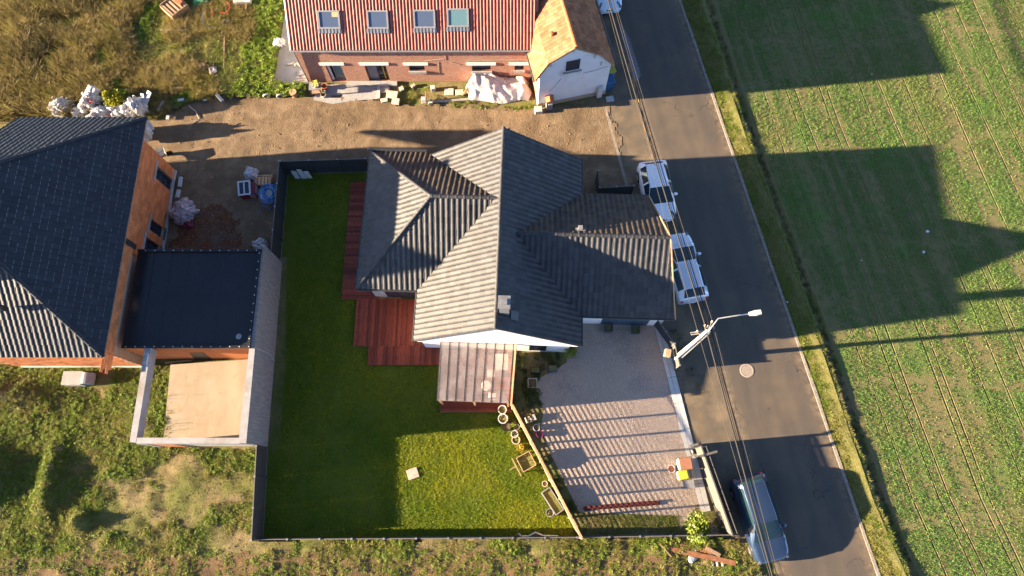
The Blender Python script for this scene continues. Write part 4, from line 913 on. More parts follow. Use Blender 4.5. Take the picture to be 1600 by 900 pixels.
mb = MB(); mb.box(-20.2, 2.88, 1.3, .3, .3, 2.66); part('pillar', mb, M['concrete'], uh)
S_ = [P(269, 571, .14), P(258, 690, .14), P(395, 690, .14), P(402, 562, .14)]
mb = MB(); mb.slab([(-19.95, 7.84, .02), (-19.75, 3.05, .02), (-14.6, 3.05, .02), (-14.6, 7.84, .02)][::-1] if False else [(p.x, min(p.y, 7.84), .02) for p in S_][::-1], (0, 0, .33)); part('terrace_slab', mb, M['slab'], uh)
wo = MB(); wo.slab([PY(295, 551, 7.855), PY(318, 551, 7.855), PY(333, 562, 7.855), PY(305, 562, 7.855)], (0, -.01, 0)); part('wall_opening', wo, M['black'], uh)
mb = MB(); a = PX(400, 546, -14.2); mb.tube([P(402, 545, 3.34), P(414, 553, 1.8)+Vector((.3, 0, 0)), P(429, 564, .05)], .012, 5); part('rope', mb, M['plastic_white'], uh)
# concrete manhole ring block by the south wall with cable
t = thing('concrete_chamber', 'pale concrete chamber block with round side lying by the orange south wall', 'concrete block', (P(133, 590).x, P(133, 590).y-.15, 0))
mb = MB(); mb.box(-.25, 0, .45, 1.15, .8, .7); obj('block', mb, M['concrete'], t, False, bevel=.02)
mb = MB(); mb.lathe([(.38, -.33), (.4, 0), (.38, .33)], n=20); mb.xf(Matrix.Translation((.45, 0, .45)) @ Matrix.Rotation(PI/2, 4, 'X')); obj('ring', mb, M['concrete'], t, False)
mb = MB(); mb.tube([P(156, 575, .1), P(160, 582, .3), P(166, 588, .1), P(172, 590, .05)], .04, 6); tag(obj('conduit', mb, M['red_hose']), 'red conduit poking out of the ground beside concrete chamber block', 'pipe')
mb = MB(); p = P(260, 572, .22); mb.bar(P(258, 567, .2), P(300, 563, .2), .08, .08); tag(obj('timber', mb, M['wood']), 'short grey timber lying along the terrace slab edge', 'timber')
mb = MB(); mb.bar(P(256, 603, .1), P(266, 613, .26), .12, .05); tag(obj('plank', mb, M['pale_wood']), 'short pale plank leaning on the terrace slab edge', 'plank')
# ================================================================== BRICK HOUSE (north) AND COTTAGE
bh = thing('brick_farmhouse', 'long red brick house with red pantile roof and four skylights', 'house', (-6.5, 30, 0))
BY = 26.88
def on_b(px, py): p = PY(px, py, BY); return p
bho = [(-12.42+14.02, -11.4+14.02, 0.02, 1.8), (-9.88+14.02, -8.48+14.02, 0.02, 1.78), (-6.98+14.02, -5.97+14.02, 1.24, 1.82), (-2.88+14.02, -1.65+14.02, 1.22, 1.8), (-.08+14.02, .52+14.02, 1.3, 1.86)]
mb = MB(); wall_holes(mb, (-14.02, BY, 0), (1, 0, 0), (0, -1, 0), 15.4, 0, 3.6, .34, bho)
mb.slab([(1.38, BY+.34, 0), (1.38, 34.1, 0), (1.38, 34.1, 3.6), (1.38, 30.5, 6.65), (1.38, BY+.34, 3.8)], (-.3, 0, 0)); mb.slab([(-13.7, 34.1, 0), (1.05, 34.1, 0), (1.05, 34.1, 3.6), (-13.7, 34.1, 3.6)], (0, -.3, 0))
part('wall', mb, M['brick'], bh)
mb = MB(); mb.slab([(-14.02, BY+.34, 0), (-14.02, 34.1, 0), (-14.02, 34.1, 3.6), (-14.02, 30.5, 6.65), (-14.02, BY+.34, 3.8)], (.3, 0, 0)); part('wall', mb, M['grey_render'], bh)
mb = MB(); mb.box(-6.3, 30.4, .05, 14.6, 6.6, .1); part('floor', mb, M['bin_grey'], bh)
sv = math.hypot(3.78, 3.15)
roof_plane(bh, (-14.12, 26.72, 3.66), (1, 0, 0), (0, 3.78, 3.15), [(0, 0), (15.3, 0), (15.3, sv), (0, sv)], .205, .34, 'wave', 'red_tile', budget=300, lift=.02)
roof_plane(bh, (1.18, 34.28, 3.66), (-1, 0, 0), (0, -3.78, 3.15), [(0, 0), (15.3, 0), (15.3, sv), (0, sv)], .41, .68, 'wave', 'red_tile')
ridge_tiles(bh, (-14.1, 30.5, 6.83), (1.2, 30.5, 6.83), 'red_tile', .13, .4)
mb = MB(); mb.tube([(-14.15, 26.66, 3.6), (1.05, 26.66, 3.6)], .07, 8); part('gutter', mb, M['zinc'], bh)
mb = MB(); mb.tube([(-14.0, 26.76, 3.55), (-14.0, 26.8, 3.2), (-13.98, 26.82, .1)], .045, 8); part('downpipe', mb, M['zinc'], bh)
mb = MB(); mb.tube([(1.0, 26.6, 3.55), (1.0, 26.8, 3.2), (1.02, 26.82, .1)], .05, 8); part('downpipe', mb, M['dark_metal'], bh)
nB = Vector((0, -3.15, 3.78)).normalized(); vB = Vector((0, 3.78, 3.15)).normalized()
def on_roof(px, py):
    r = Vector(_ray(px, py)); c = Vector(CAM); o = Vector((-14.12, 26.72, 3.66)); t = (o-c).dot(nB)/r.dot(nB); return c+r*t
for i, (a, b_, g_) in enumerate((((499, 16), (533, 45), 'sky_glass'), ((575, 16), (608, 45), 'sky_glass'), ((647, 15), (681, 44), 'sky_glass'), ((699, 13), (733, 42), 'teal_glass'))):
    p, q = on_roof(a[0], b_[1]), on_roof(b_[0], b_[1]); r = on_roof(a[0], a[1]); w_ = (q-p).length; h_ = (r-p).dot(vB); c = p+Vector((w_/2, 0, 0))+vB*h_/2+nB*.09
    f = window_on(bh, c, (1, 0, 0), vB, w_, h_, nB, M['bin_grey'], M[g_], 'skylight', fw=.1, depth=.06)
    mb = MB(); n = 7
    for k in range(n):
        x0 = -w_/2-.06+(w_+.12)*k/n; x1 = -w_/2-.06+(w_+.12)*(k+.55)/n
        mb.slab([c+Vector((x0, 0, 0))+vB*(-h_/2-.01)+nB*.04, c+Vector((x1, 0, 0))+vB*(-h_/2-.01)+nB*.04, c+Vector((x1, 0, 0))+vB*(-h_/2-.26)+nB*.015, c+Vector((x0, 0, 0))+vB*(-h_/2-.26)+nB*.015], nB*.035)
    mb.slab([c+Vector((-w_/2-.06, 0, 0))+vB*(-h_/2-.02)+nB*.0, c+Vector((w_/2+.06, 0, 0))+vB*(-h_/2-.02), c+Vector((w_/2+.06, 0, 0))+vB*(-h_/2-.25)-nB*.03, c+Vector((-w_/2-.06, 0, 0))+vB*(-h_/2-.25)-nB*.03], nB*.03)
    part('apron', mb, M['zinc'], f)
    if i == 0: mb = MB(); mb.slab([c+Vector((x, 0, 0))+vB*y+nB*.024 for x, y in ((.2, .15), (.58, .15), (.58, .45), (.2, .45))], nB*.004); part('notice', mb, M['pale_wood'], f)
for a, b_ in ((-12.75, -11.15), (-10.15, -8.25), (-7.3, -5.7), (-3.2, -1.3), (-.45, .85)):
    mb = MB(); mb.box((a+b_)/2, BY-.015, 2.02 if a < -8 else 2.0, b_-a, .07, .24); part('lintel', mb, M['white_render'], bh)
yy = BY+.24
window_on(bh, (-11.75, yy, .92), (1, 0, 0), (0, 0, 1), .7, 1.75, (0, -1, 0), M['bin_grey'], M['teal_glass'], 'door', fw=.07)
mb = MB(); mb.box(-12.32, yy-.02, .92, .1, .2, 1.76); part('door_jamb', mb, M['white_render'], bh)
mb = MB(); mb.box(-9.5, yy-.05, .9, .62, .06, 1.7); part('door', mb, M['bin_grey'], bh)
window_on(bh, (-8.83, yy, .92), (1, 0, 0), (0, 0, 1), .68, 1.72, (0, -1, 0), M['dark_metal'], M['glass'], 'door', fw=.06)
mb = MB(); mb.box(-8.75, yy-.1, .9, .07, .03, 1.4); part('yellow_strip', mb, M['yellow'], bh)
for a, b_, z0, z1 in ((-6.98, -5.97, 1.24, 1.82), (-2.88, -1.65, 1.22, 1.8), (-.08, .52, 1.3, 1.86)):
    window_on(bh, ((a+b_)/2, BY+.16, (z0+z1)/2), (1, 0, 0), (0, 0, 1), b_-a, z1-z0, (0, -1, 0), M['dark_metal'], M['glass'], fw=.05, bars=2, sill=None)
    mb = MB(); mb.box((a+b_)/2, BY-.03, z0-.1, b_-a+.16, .14, .2); part('sill', mb, M['concrete'], bh)
for x0, z0, x1, z1 in ((-5.1, 3.2, -4.5, 3.05), (-5.0, 2.2, -5.1, .8), (-4.5, 2.9, -4.5, 2.4), (-4.2, 2.2, -3.6, 1.9), (-3.2, 2.35, .9, 2.4), (-5.9, 2.3, -4.6, 2.5)):
    mb = MB(); mb.bar((x0, BY-.004, z0), (x1, BY-.004, z1), .07, .02, (0, -1, 0)); part('mortar_patch', mb, M['mortar'], bh)
mb = MB(); mb.box(-9.7, BY-.2, .08, 3.4, .34, .16); part('doorstep', mb, M['concrete'], bh)
# cottage
ct = thing('white_cottage', 'whitewashed gable-end cottage with orange tiled two-pitch roof beside the road', 'cottage', (3.4, 28, 0))
CF = Frame(1.47, 24.92, R_(12.83)); CL = 11.5; CWD = 4.6
pf = [(-.32, 3.3), (.46, 4.78), (2.1, 5.82), (3.76, 4.68), (4.82, 3.3)]
s_ = MB(); s_.slab([CF(0, 0, 0), CF(CWD, 0, 0), CF(CWD, 0, 3.42), CF(3.72, 0, 4.55), CF(2.1, 0, 5.66), CF(.5, 0, 4.64), CF(0, 0, 3.75)], CF.y*.3); part('gable_wall', s_, M['old_white'], ct)
s_ = MB(); s_.slab([CF(.02, .3, 0), CF(CWD-.02, .3, 0), CF(CWD-.02, .3, 3.38), CF(3.72, .3, 4.5), CF(2.1, .3, 5.6), CF(.5, .3, 4.6), CF(.02, .3, 3.7)], CF.y*CL); part('wall', s_, M['brick'], ct)
s_ = MB(); s_.slab([CF(-.04, -.03, 0), CF(CWD+.03, -.03, 0), CF(CWD+.03, -.03, .38), CF(-.04, -.03, .38)], CF.y*.06); part('plinth', s_, M['mortar'], ct)
def cplane(a, b, west, budget):
    (x0, z0), (x1, z1) = a, b; L = math.hypot(x1-x0, z1-z0)
    if west: roof_plane(ct, CF(x0, CL, z0), -CF.y, CF.x*(x1-x0)+Vector((0, 0, z1-z0)), [(0, 0), (CL+.14, 0), (CL+.14, L), (0, L)], .25, .3, 'flat', 'orange_tile', budget=budget, lift=.022, deckmat=M['wood'])
    else: roof_plane(ct, CF(x0, -.14, z0), CF.y, CF.x*(x1-x0)+Vector((0, 0, z1-z0)), [(0, 0), (CL+.14, 0), (CL+.14, L), (0, L)], .25, .3, 'flat', 'orange_tile', budget=budget, lift=.022, deckmat=M['wood'])
cplane(pf[0], pf[1], True, 60); cplane(pf[1], pf[2], True, 90); cplane(pf[4], pf[3], False, 60); cplane(pf[3], pf[2], False, 90)
ridge_tiles(ct, CF(2.1, -.15, 5.86), CF(2.1, CL, 5.86), 'terracotta', .14, .38)
mb = MB(); mb.tube([CF(4.9, -.15, 3.26), CF(4.9, CL, 3.26)], .07, 8); part('gutter', mb, M['dark_metal'], ct)
mb = MB(); mb.tube([CF(-.38, -.15, 3.26), CF(-.38, CL, 3.26)], .06, 8); part('gutter', mb, M['dark_metal'], ct)
mb = MB(); c = CF(1.05, 1.5, 5.12); mb.lathe([(.12, -.1), (.1, .18), (.13, .2), (.12, .3), (.04, .32)], c, 10); part('roof_vent', mb, M['terracotta'], ct)
def on_c(px, py):
    r = Vector(_ray(px, py)); c = Vector(CAM); t = (CF(0, 0)-c).dot(CF.y)/r.dot(CF.y); return c+r*t
a, b_ = on_c(882, 95), on_c(908, 89); lo = on_c(882, 113)
wc = (on_c(882, 113)+on_c(908, 90)+on_c(907, 108)+on_c(883, 93))/4
window_on(ct, wc-CF.y*.012, CF.x, (0, 0, 1), 1.0, 1.12, -CF.y, M['old_white'], M['shutter'], fw=.05, sill=M['concrete'], depth=.03)
mb = MB(); mb.tube([on_c(950, 103)-CF.y*.02, on_c(925, 111)-CF.y*.02, on_c(911, 114)-CF.y*.02], .012, 5); mb.tube([on_c(877, 122)-CF.y*.02, on_c(868, 133)-CF.y*.02, on_c(858, 143)-CF.y*.02], .01, 5); part('cable', mb, M['bin_grey'], ct)
for px, py in ((861, 99), (930, 86), (897, 77), (940, 97)): mb = MB(); p = on_c(px, py); mb.box(p.x, p.y-.03, p.z-.1, .05, .06, .34, CF.a); part('wall_anchor', mb, M['grey_pipe'], ct)
# things around them
t = thing('letterbox_pier', 'brick letterbox pier with small tiled cap in front of the white gable', 'letterbox', P(858, 172)+Vector((0, 0, .0)), .1)
mb = MB(); mb.box(0, .15, .55, .42, .42, 1.1); obj('pier', mb, M['bin_grey'], t, False)
for k in (-1, 1): mb = MB(); mb.box(k*.13, .15, 1.16, .3, .56, .06, 0, 0, k*.4); obj('cap_tile', mb, M['terracotta'], t, False)
mb = MB(); mb.box(.04, -.07, .75, .26, .03, .14); obj('letter_slot', mb, M['plastic_white'], t, False)
mb = MB(); mb.box(0, 0, .2, .5, .42, .4); single('stone_block', mb, M['stone'], 'pale square stone block at foot of the white cottage corner', 'stone block', (P(841, 175).x, P(841, 175).y, 0), .1, bevel=.03)
t = thing('meter_cabinet', 'small cream meter cabinet standing against the white cottage corner', 'cabinet', P(936, 153), CF.a)
mb = MB(); mb.box(0, .1, .55, .34, .22, 1.1); obj('body', mb, M['plastic_white'], t, False, bevel=.015); mb = MB(); mb.box(0, -.016, .6, .28, .02, .9); obj('door', mb, M['pale_concrete'], t, False)
mb = MB(); mb.box(0, 0, .03, .5, .4, .06); single('paving_slab', mb, M['grey_render'], 'grey paving slab on the ground beside the cream meter cabinet', 'slab', P(953, 155, .02), .2)
# ================================================================== CARS
def catmull(P_, k):
    """resample a list of rows (arrays) with k steps per span"""
    P_ = np.array(P_, float); out = []
    n = len(P_)
    for i in range(n-1):
        p0 = P_[max(i-1, 0)]; p1 = P_[i]; p2 = P_[i+1]; p3 = P_[min(i+2, n-1)]
        for j in range(k):
            t = j/k; a = .5*(2*p1+(p2-p0)*t+(2*p0-5*p1+4*p2-p3)*t*t+(3*p1-p0-3*p2+p3)*t**3)
            lo = np.minimum(p1, p2); hi = np.maximum(p1, p2); e = .12*(hi-lo)
            out.append(np.clip(a, lo-e, hi+e))
    out.append(P_[-1]); return np.array(out)
def car(label, loc, rz, L, W, paint, kind, group):
    """front points to -y in the car's own axes. stations run nose to tail:
    (y, half width at sill, sill height, half width at shoulder, shoulder height, half width at roof edge, roof edge height, centre height)"""
    h = W/2
    if kind == 'hatch':
        Hh = 1.46
        st = [(0, .5*h, .38, .46*h, .55, .42*h, .58, .6), (.1, .74*h, .24, .72*h, .66, .62*h, .7, .72), (.35, .96*h, .2, .93*h, .74, .8*h, .81, .84), (.75, .99*h, .2, .97*h, .83, .84*h, .91, .95),
              (1.02, 1*h, .2, .98*h, .88, .86*h, .97, 1.01), (1.95, 1*h, .2, .99*h, .92, .64*h, 1.36, 1.4), (2.4, 1*h, .2, .99*h, .94, .63*h, 1.42, Hh), (3.1, 1*h, .2, .99*h, .97, .62*h, 1.41, Hh), (3.55, 1*h, .21, .98*h, .99, .6*h, 1.36, 1.4),
              (3.8, .97*h, .24, .95*h, 1.0, .68*h, 1.08, 1.12), (3.95, .9*h, .3, .88*h, .92, .72*h, .96, .97), (4.02, .76*h, .4, .72*h, .72, .6*h, .76, .77)]
        cowl, wtop, rtop, rbot = 1.02, 1.95, 3.55, 3.8
    elif kind == 'estate':
        Hh = 1.5
        st = [(0, .5*h, .38, .46*h, .56, .42*h, .6, .62), (.12, .75*h, .24, .73*h, .68, .7*h, .73, .75), (.4, .97*h, .2, .93*h, .77, .8*h, .84, .87), (.85, 1*h, .2, .97*h, .86, .84*h, .95, .99),
              (1.12, 1*h, .2, .98*h, .91, .86*h, 1.0, 1.04), (2.12, 1*h, .2, .99*h, .95, .65*h, 1.4, 1.44), (2.6, 1*h, .2, .99*h, .97, .64*h, 1.46, Hh), (3.6, 1*h, .2, .99*h, 1.0, .62*h, 1.46, Hh), (3.92, 1*h, .21, .98*h, 1.02, .62*h, 1.42, 1.46),
              (4.36, .97*h, .25, .95*h, 1.02, .7*h, 1.1, 1.13), (4.47, .92*h, .3, .9*h, .93, .74*h, .97, .98), (4.55, .78*h, .42, .74*h, .74, .62*h, .78, .79)]
        cowl, wtop, rtop, rbot = 1.12, 2.12, 3.92, 4.36
    else:
        Hh = 1.55
        st = [(0, .52*h, .38, .48*h, .58, .44*h, .62, .64), (.12, .76*h, .24, .74*h, .72, .7*h, .76, .78), (.4, .97*h, .2, .94*h, .8, .8*h, .87, .9), (.9, 1*h, .2, .98*h, .9, .84*h, .98, 1.02),
              (1.2, 1*h, .2, .99*h, .95, .86*h, 1.03, 1.07), (2.1, 1*h, .2, .99*h, .98, .65*h, 1.46, 1.5), (2.5, 1*h, .2, .99*h, 1.0, .64*h, 1.51, Hh), (3.6, 1*h, .2, .99*h, 1.03, .62*h, 1.5, Hh), (4.15, 1*h, .21, .98*h, 1.06, .61*h, 1.45, 1.49),
              (4.4, .97*h, .25, .95*h, 1.06, .7*h, 1.14, 1.17), (4.5, .92*h, .3, .9*h, .95, .74*h, .99, 1.0), (4.56, .8*h, .42, .76*h, .76, .64*h, .8, .81)]
        cowl, wtop, rtop, rbot = 1.2, 2.1, 4.15, 4.4
    sc = L/st[-1][0]; S = catmull(st, 5)
    rows = []
    for y, ws, zs, wb, zb, wr, zr, zc in S:
        half = [(ws*.93, zs-.02), (ws, zs+.06), (max(ws, wb)*1.01, zs+(zb-zs)*.55), (wb, zb-.06), (wb*.985, zb), (wb+(wr-wb)*.14, zb+(zr-zb)*.16), (wb+(wr-wb)*.5, zb+(zr-zb)*.52), (wr+(wb-wr)*.08, zr-(zr-zb)*.08), (wr, zr), (wr*.9, zr+(zc-zr)*.35), (wr*.5, zr+(zc-zr)*.8), (0, zc)]
        full = [(-a, b) for a, b in half]+[(a, b) for a, b in half[-2::-1]]
        rows.append([((y*sc-L/2), a, b) for a, b in full])
    n = len(rows[0]); ns = len(rows)
    V = [(q[1], q[0], q[2]) for r in rows for q in r]
    reg = {'body': [], 'windscreen': [], 'rear_window': [], 'side_window': [], 'side_window2': [], 'roof': []}
    for i in range(ns-1):
        ym = (S[i][0]+S[i+1][0])/2
        for k in range(n-1):
            kk = k if k < n//2 else n-2-k          # 0 sill .. 10 centre
            f = (i*n+k, i*n+k+1, (i+1)*n+k+1, (i+1)*n+k); r = 'body'
            if cowl+.03 < ym < wtop-.02 and kk >= 8: r = 'windscreen'
            elif rtop+.03 < ym < rbot-.01 and kk >= 8: r = 'rear_window'
            elif wtop-.3 < ym < rtop-.05 and kk in (5, 6) and not any(abs(ym-t) < .045 for t in (cowl+(rtop-cowl)*.52,)): r = 'side_window' if k < n//2 else 'side_window2'
            elif wtop <= ym <= rtop and kk >= 9: r = 'roof'
            reg[r].append(f)
    t = thing('parked_car', label, 'car', loc, rz, group)
    def piece(nm, fs, mat, off=0):
        used = sorted(set(i for f in fs for i in f)); mp = {a: b for b, a in enumerate(used)}; mb = MB(); mb.add([V[i] for i in used], [tuple(mp[i] for i in f) for f in fs])
        return obj(nm, mb, mat, t, False, smooth=True, auto=50)
    bf = reg['body']+[tuple(range(n))[::-1], tuple((ns-1)*n+k for k in range(n))]
    piece('body', bf, M[paint]); piece('roof', reg['roof'], M[paint])
    piece('windscreen', reg['windscreen'], M['car_glass']); piece('rear_window', reg['rear_window'], M['car_glass'])
    piece('side_window', reg['side_window'], M['car_glass']); piece('side_window', reg['side_window2'], M['car_glass'])
    mb = MB(); mb.box(0, 0, .24, W*.84, L*.92, .2); obj('underbody', mb, M['black'], t, False)
    yf, yr = -L/2+.82*sc, L/2-.78*sc
    for y in (yf, yr):
        for s in (-1, 1):
            mb = MB(); mb.lathe([(.2, -.1), (.3, -.1), (.32, -.07), (.32, .07), (.3, .1), (.2, .1)], n=20); mb.xf(Matrix.Translation((s*(h-.075), y, .32)) @ Matrix.Rotation(PI/2, 4, 'Y'))
            w_ = obj('wheel', mb, M['rubber'], t, False, smooth=True, auto=40)
            mb = MB(); mb.lathe([(.2, -.01), (.21, .02), (.06, .0), (.02, .01)], n=10); mb.xf(Matrix.Translation((s*(h+.025), y, .32)) @ Matrix.Rotation(s*PI/2, 4, 'Y')); obj('rim', mb, M['alloy'], w_, False)
            mb = MB(); mb.tube([(s*(h-.0), y+.38*math.cos(a), .32+.38*math.sin(a)) for a in [PI*k/8 for k in range(9)]], .03, 5); obj('wheel_arch', mb, M['black'], t, False)
    for s in (-1, 1):
        mb = MB(); mb.lathe([(.02, -.12), (.09, -.1), (.1, .02), (.05, .1)], n=8); mb.xf(Matrix.Translation((s*(h+.1), -L/2+(wtop-.42)*sc, .98)) @ Matrix.Rotation(s*PI/2, 4, 'Y') @ Matrix.Scale(.8, 4, (1, 0, 0)))
        obj('mirror', mb, M[paint], t, False, smooth=True, auto=40)
        # lamps follow the corners of the nose and tail
        mb = MB(); mb.box(s*.71*h, -L/2+.31*sc, .775, .15, .5, .09, s*.5, .24); obj('headlight', mb, M['dark_lens'], t, False, bevel=.02)
        mb = MB(); mb.box(s*.83*h, L/2-.12*sc, .86, .15, .26, .2, s*.5); obj('tail_light', mb, M['tail_red'], t, False, bevel=.02)
        mb = MB(); mb.bar((s*.645*h, -L/2+(wtop+.1)*sc, Hh-.055), (s*.625*h, -L/2+(rtop-.1)*sc, Hh-.065), .025, .03); obj('roof_rail', mb, M['black'], t, False)
        for yy in (cowl+.35, cowl+(rtop-cowl)*.52, rtop-.25):
            mb = MB(); mb.bar((s*(h*.985), -L/2+yy*sc, .3), (s*(h*.985), -L/2+yy*sc, .86), .012, .03, (s, 0, 0)); obj('door_gap', mb, M['black'], t, False)
        mb = MB(); mb.box(s*(h+.0), -L/2+(cowl+(rtop-cowl)*.45)*sc, .82, .03, .16, .03); obj('door_handle', mb, M[paint], t, False)
    mb = MB(); mb.tube([(x_*h, -L/2+(.06+.28*x_*x_)*sc, .6) for x_ in (-.62, -.4, -.2, 0, .2, .4, .62)], .075, 6); obj('grille', mb, M['black'], t, False)
    mb = MB(); mb.tube([(x_*h, -L/2+(.075+.24*x_*x_)*sc, .65) for x_ in (-.6, -.3, 0, .3, .6)], .03, 6); obj('grille_bar', mb, M['chrome'], t, False)
    mb = MB(); mb.lathe([(.055, -.008), (.055, .008)], n=12); mb.xf(Matrix.Translation((0, -L/2+.06*sc, .68)) @ Matrix.Rotation(PI/2-.5, 4, 'X')); obj('badge', mb, M['chrome'], t, False)
    mb = MB(); mb.box(0, -L/2+.0, .42, .5, .03, .11); obj('number_plate', mb, M['plastic_white'], t, False)
    mb = MB(); mb.box(0, L/2-.02, .6, .5, .03, .11); obj('number_plate', mb, M['plastic_white'], t, False)
    mb = MB(); mb.tube([(x_*h, L/2-(.02+.2*x_*x_)*sc, .5) for x_ in (-.8, -.4, 0, .4, .8)], .07, 6); obj('rear_bumper', mb, M[paint] if kind != 'estate' else M[paint], t, False, smooth=True)
    for x_ in (-.34, .3):
        mb = MB(); mb.bar((x_*h, -L/2+(cowl+.03)*sc, 1.065 if kind != 'hatch' else 1.035), ((x_+.42)*h, -L/2+(cowl+.1)*sc, 1.11 if kind != 'hatch' else 1.08), .02, .02); obj('wiper', mb, M['black'], t, False)
    mb = MB(); mb.tube([(0, L/2-(st[-1][0]-rtop+.12)*sc, Hh-.05), (0, L/2-(st[-1][0]-rtop-.05)*sc, Hh+.14)], .012, 5); mb.lathe([(.05, 0), (.04, .03)], (0, L/2-(st[-1][0]-rtop+.12)*sc, Hh-.05), 8); obj('aerial', mb, M['black'], t, False)
    return t
def carpose(front, rear, z):
    a, b = P(*front, z), P(*rear, z); d = a-b; return (a+b)/2, math.atan2(d.y, d.x)+PI/2
cg = 'cars parked along the road'
c, rz = carpose((1036, 340), (1018, 257), .7); car('white hatchback facing the camera side, parked nearest the black gate panels', (c.x, c.y, 0), rz, 4.05, 1.86, 'white_paint', 'hatch', cg)
c, rz = carpose((1056, 372), (1082, 463), .7); car('silver white estate car with red tail lamps, parked behind the white hatchback', (c.x, c.y, 0), rz, 4.45, 1.88, 'silver_paint', 'estate', cg)
c, rz = carpose((1206, 866), (1170, 756), .7); car('dark blue family car parked half off the road near the timber pile', (c.x, c.y, 0), rz, 4.6, 1.94, 'blue_paint', 'mpv', cg)
c, rz = carpose((955, 24), (938, -68), .7); car('pale blue white car parked beside the orange tiled cottage', (c.x, c.y, 0), rz, 4.1, 1.84, 'paleblue_paint', 'hatch', cg)
# ================================================================== POLE, LAMP AND CABLES
pb = P(1055, 562, 0); PT = 7.35
up = thing('utility_pole', 'concrete utility pole with a street lamp arm reaching over the road', 'utility pole', pb)
mb = MB(); mb.add([(x*.17, y*.12, 0) for x, y in ((-1, -1), (1, -1), (1, 1), (-1, 1))]+[(x*.095, y*.075, PT) for x, y in ((-1, -1), (1, -1), (1, 1), (-1, 1))], [(3, 2, 1, 0), (4, 5, 6, 7)]+[(i, (i+1) % 4, 4+(i+1) % 4, 4+i) for i in range(4)]); obj('pole', mb, M['concrete'], up, False, bevel=.015)
for s in (-1, 1): mb = MB(); mb.bar((s*.13, -.125, .3), (s*.085, -.085, PT-.3), .05, .03, (0, -1, 0)); obj('flange', mb, M['concrete'], up, False)
tip = P(1180, 489, 7.7)-pb; kn = P(1122, 498, 7.6)-pb
mb = MB(); mb.tube([(0, 0, PT-.5), (0, 0, PT+.1), Vector((0, 0, PT+.2)).lerp(kn, .5), kn, kn.lerp(tip, .5)+Vector((0, 0, .05)), tip-(tip-kn).normalized()*.25], .034, 8); obj('lamp_arm', mb, M['steel'], up, False, smooth=True)
dl = (tip-kn).normalized(); sd = Vector((-dl.y, dl.x, 0)).normalized()
lh = MB()
for q0, q1, w0, w1 in ((-.3, .05, .09, .15), (.05, .28, .15, .13)):
    a = tip+dl*q0; b = tip+dl*q1
    lh.add([a-sd*w0+Vector((0, 0, -.03)), a+sd*w0+Vector((0, 0, -.03)), b+sd*w1+Vector((0, 0, -.03)), b-sd*w1+Vector((0, 0, -.03)), a-sd*w0*.8+Vector((0, 0, .06)), a+sd*w0*.8+Vector((0, 0, .06)), b+sd*w1*.8+Vector((0, 0, .07)), b-sd*w1*.8+Vector((0, 0, .07))], [(3, 2, 1, 0), (4, 5, 6, 7), (0, 1, 5, 4), (1, 2, 6, 5), (2, 3, 7, 6), (3, 0, 4, 7)])
l_ = obj('lamp_head', lh, M['pale_concrete'], up, False)
mb = MB(); mb.slab([tip+dl*.06-sd*.1-Vector((0, 0, .05)), tip+dl*.06+sd*.1-Vector((0, 0, .05)), tip+dl*.26+sd*.09-Vector((0, 0, .05)), tip+dl*.26-sd*.09-Vector((0, 0, .05))], (0, 0, .02)); obj('lens', mb, M['lens'], l_, False)
mb = MB(); mb.slab([tip+dl*.1-sd*.1+Vector((0, 0, .072)), tip+dl*.1+sd*.1+Vector((0, 0, .072)), tip+dl*.27+sd*.1+Vector((0, 0, .072)), tip+dl*.27-sd*.1+Vector((0, 0, .072))], (0, 0, .012)); obj('cover', mb, M['stone'], l_, False)
CB = []
for a, b in (((1079, 520), (1107, 516)), ((1080, 523), (1108, 519))): CB.append((P(*a, 6.1)-pb, P(*b, 6.1)-pb))
for a, b in CB: mb = MB(); mb.bar(a, b, .05, .06); obj('crossarm', mb, M['steel'], up, False)
att = [P(1090, 517, 6.25), P(1102, 508, 7.0), P(1106, 509, 7.0), P(1110, 511, 6.9), P(1113, 502, 7.3)]
for p in att:
    q = p-pb; mb = MB(); mb.lathe([(.02, -.12), (.05, -.1), (.05, -.04), (.03, -.02), (.045, .0), (.02, .05)], q, 8); obj('insulator', mb, M['stone'], up, False)
    mb = MB(); mb.bar(q-Vector((0, 0, .1)), Vector((0, 0, q.z-.15)), .03, .03); obj('bracket', mb, M['steel'], up, False)
# spans: seen at the top and bottom edge of the picture
north = [P(950, 0, 7.0), P(954, 0, 7.0), P(957, 0, 7.0), P(961, 0, 7.0), P(964, 0, 7.2)]
south = [P(1207, 897, 6.6), P(1211, 897, 6.6), P(1214, 897, 6.6), P(1218, 897, 6.6), P(1221, 897, 6.8)]
CL_ = ['thin overhead cable on the western cross-arm of the concrete pole', 'thick black bundled cable along the road, left of the paired wires', 'middle overhead wire beside the thick bundled cable', 'overhead wire just right of the thick bundled cable', 'outermost pale overhead wire on the road side of the pole']
for i, (a, n_, s_, r) in enumerate(zip(att, north, south, (.012, .045, .014, .024, .011))):
    pts = []
    e0 = a+(n_-a)*1.6; e1 = a+(s_-a)*2.6
    for k in range(25): t = 1-k/24; p = a.lerp(e0, t); p.z -= .9*4*t*(1-t)*.5; pts.append(p)
    for k in range(1, 25): t = k/24; p = a.lerp(e1, t); p.z -= .9*4*t*(1-t)*.5; pts.append(p)
    mb = MB(); mb.tube(pts, r, 6); tag(obj('power_cable', mb, M['rubber'] if i in (1, 3) else M['cable'], smooth=True), CL_[i], 'cable', 'overhead cables along the road')
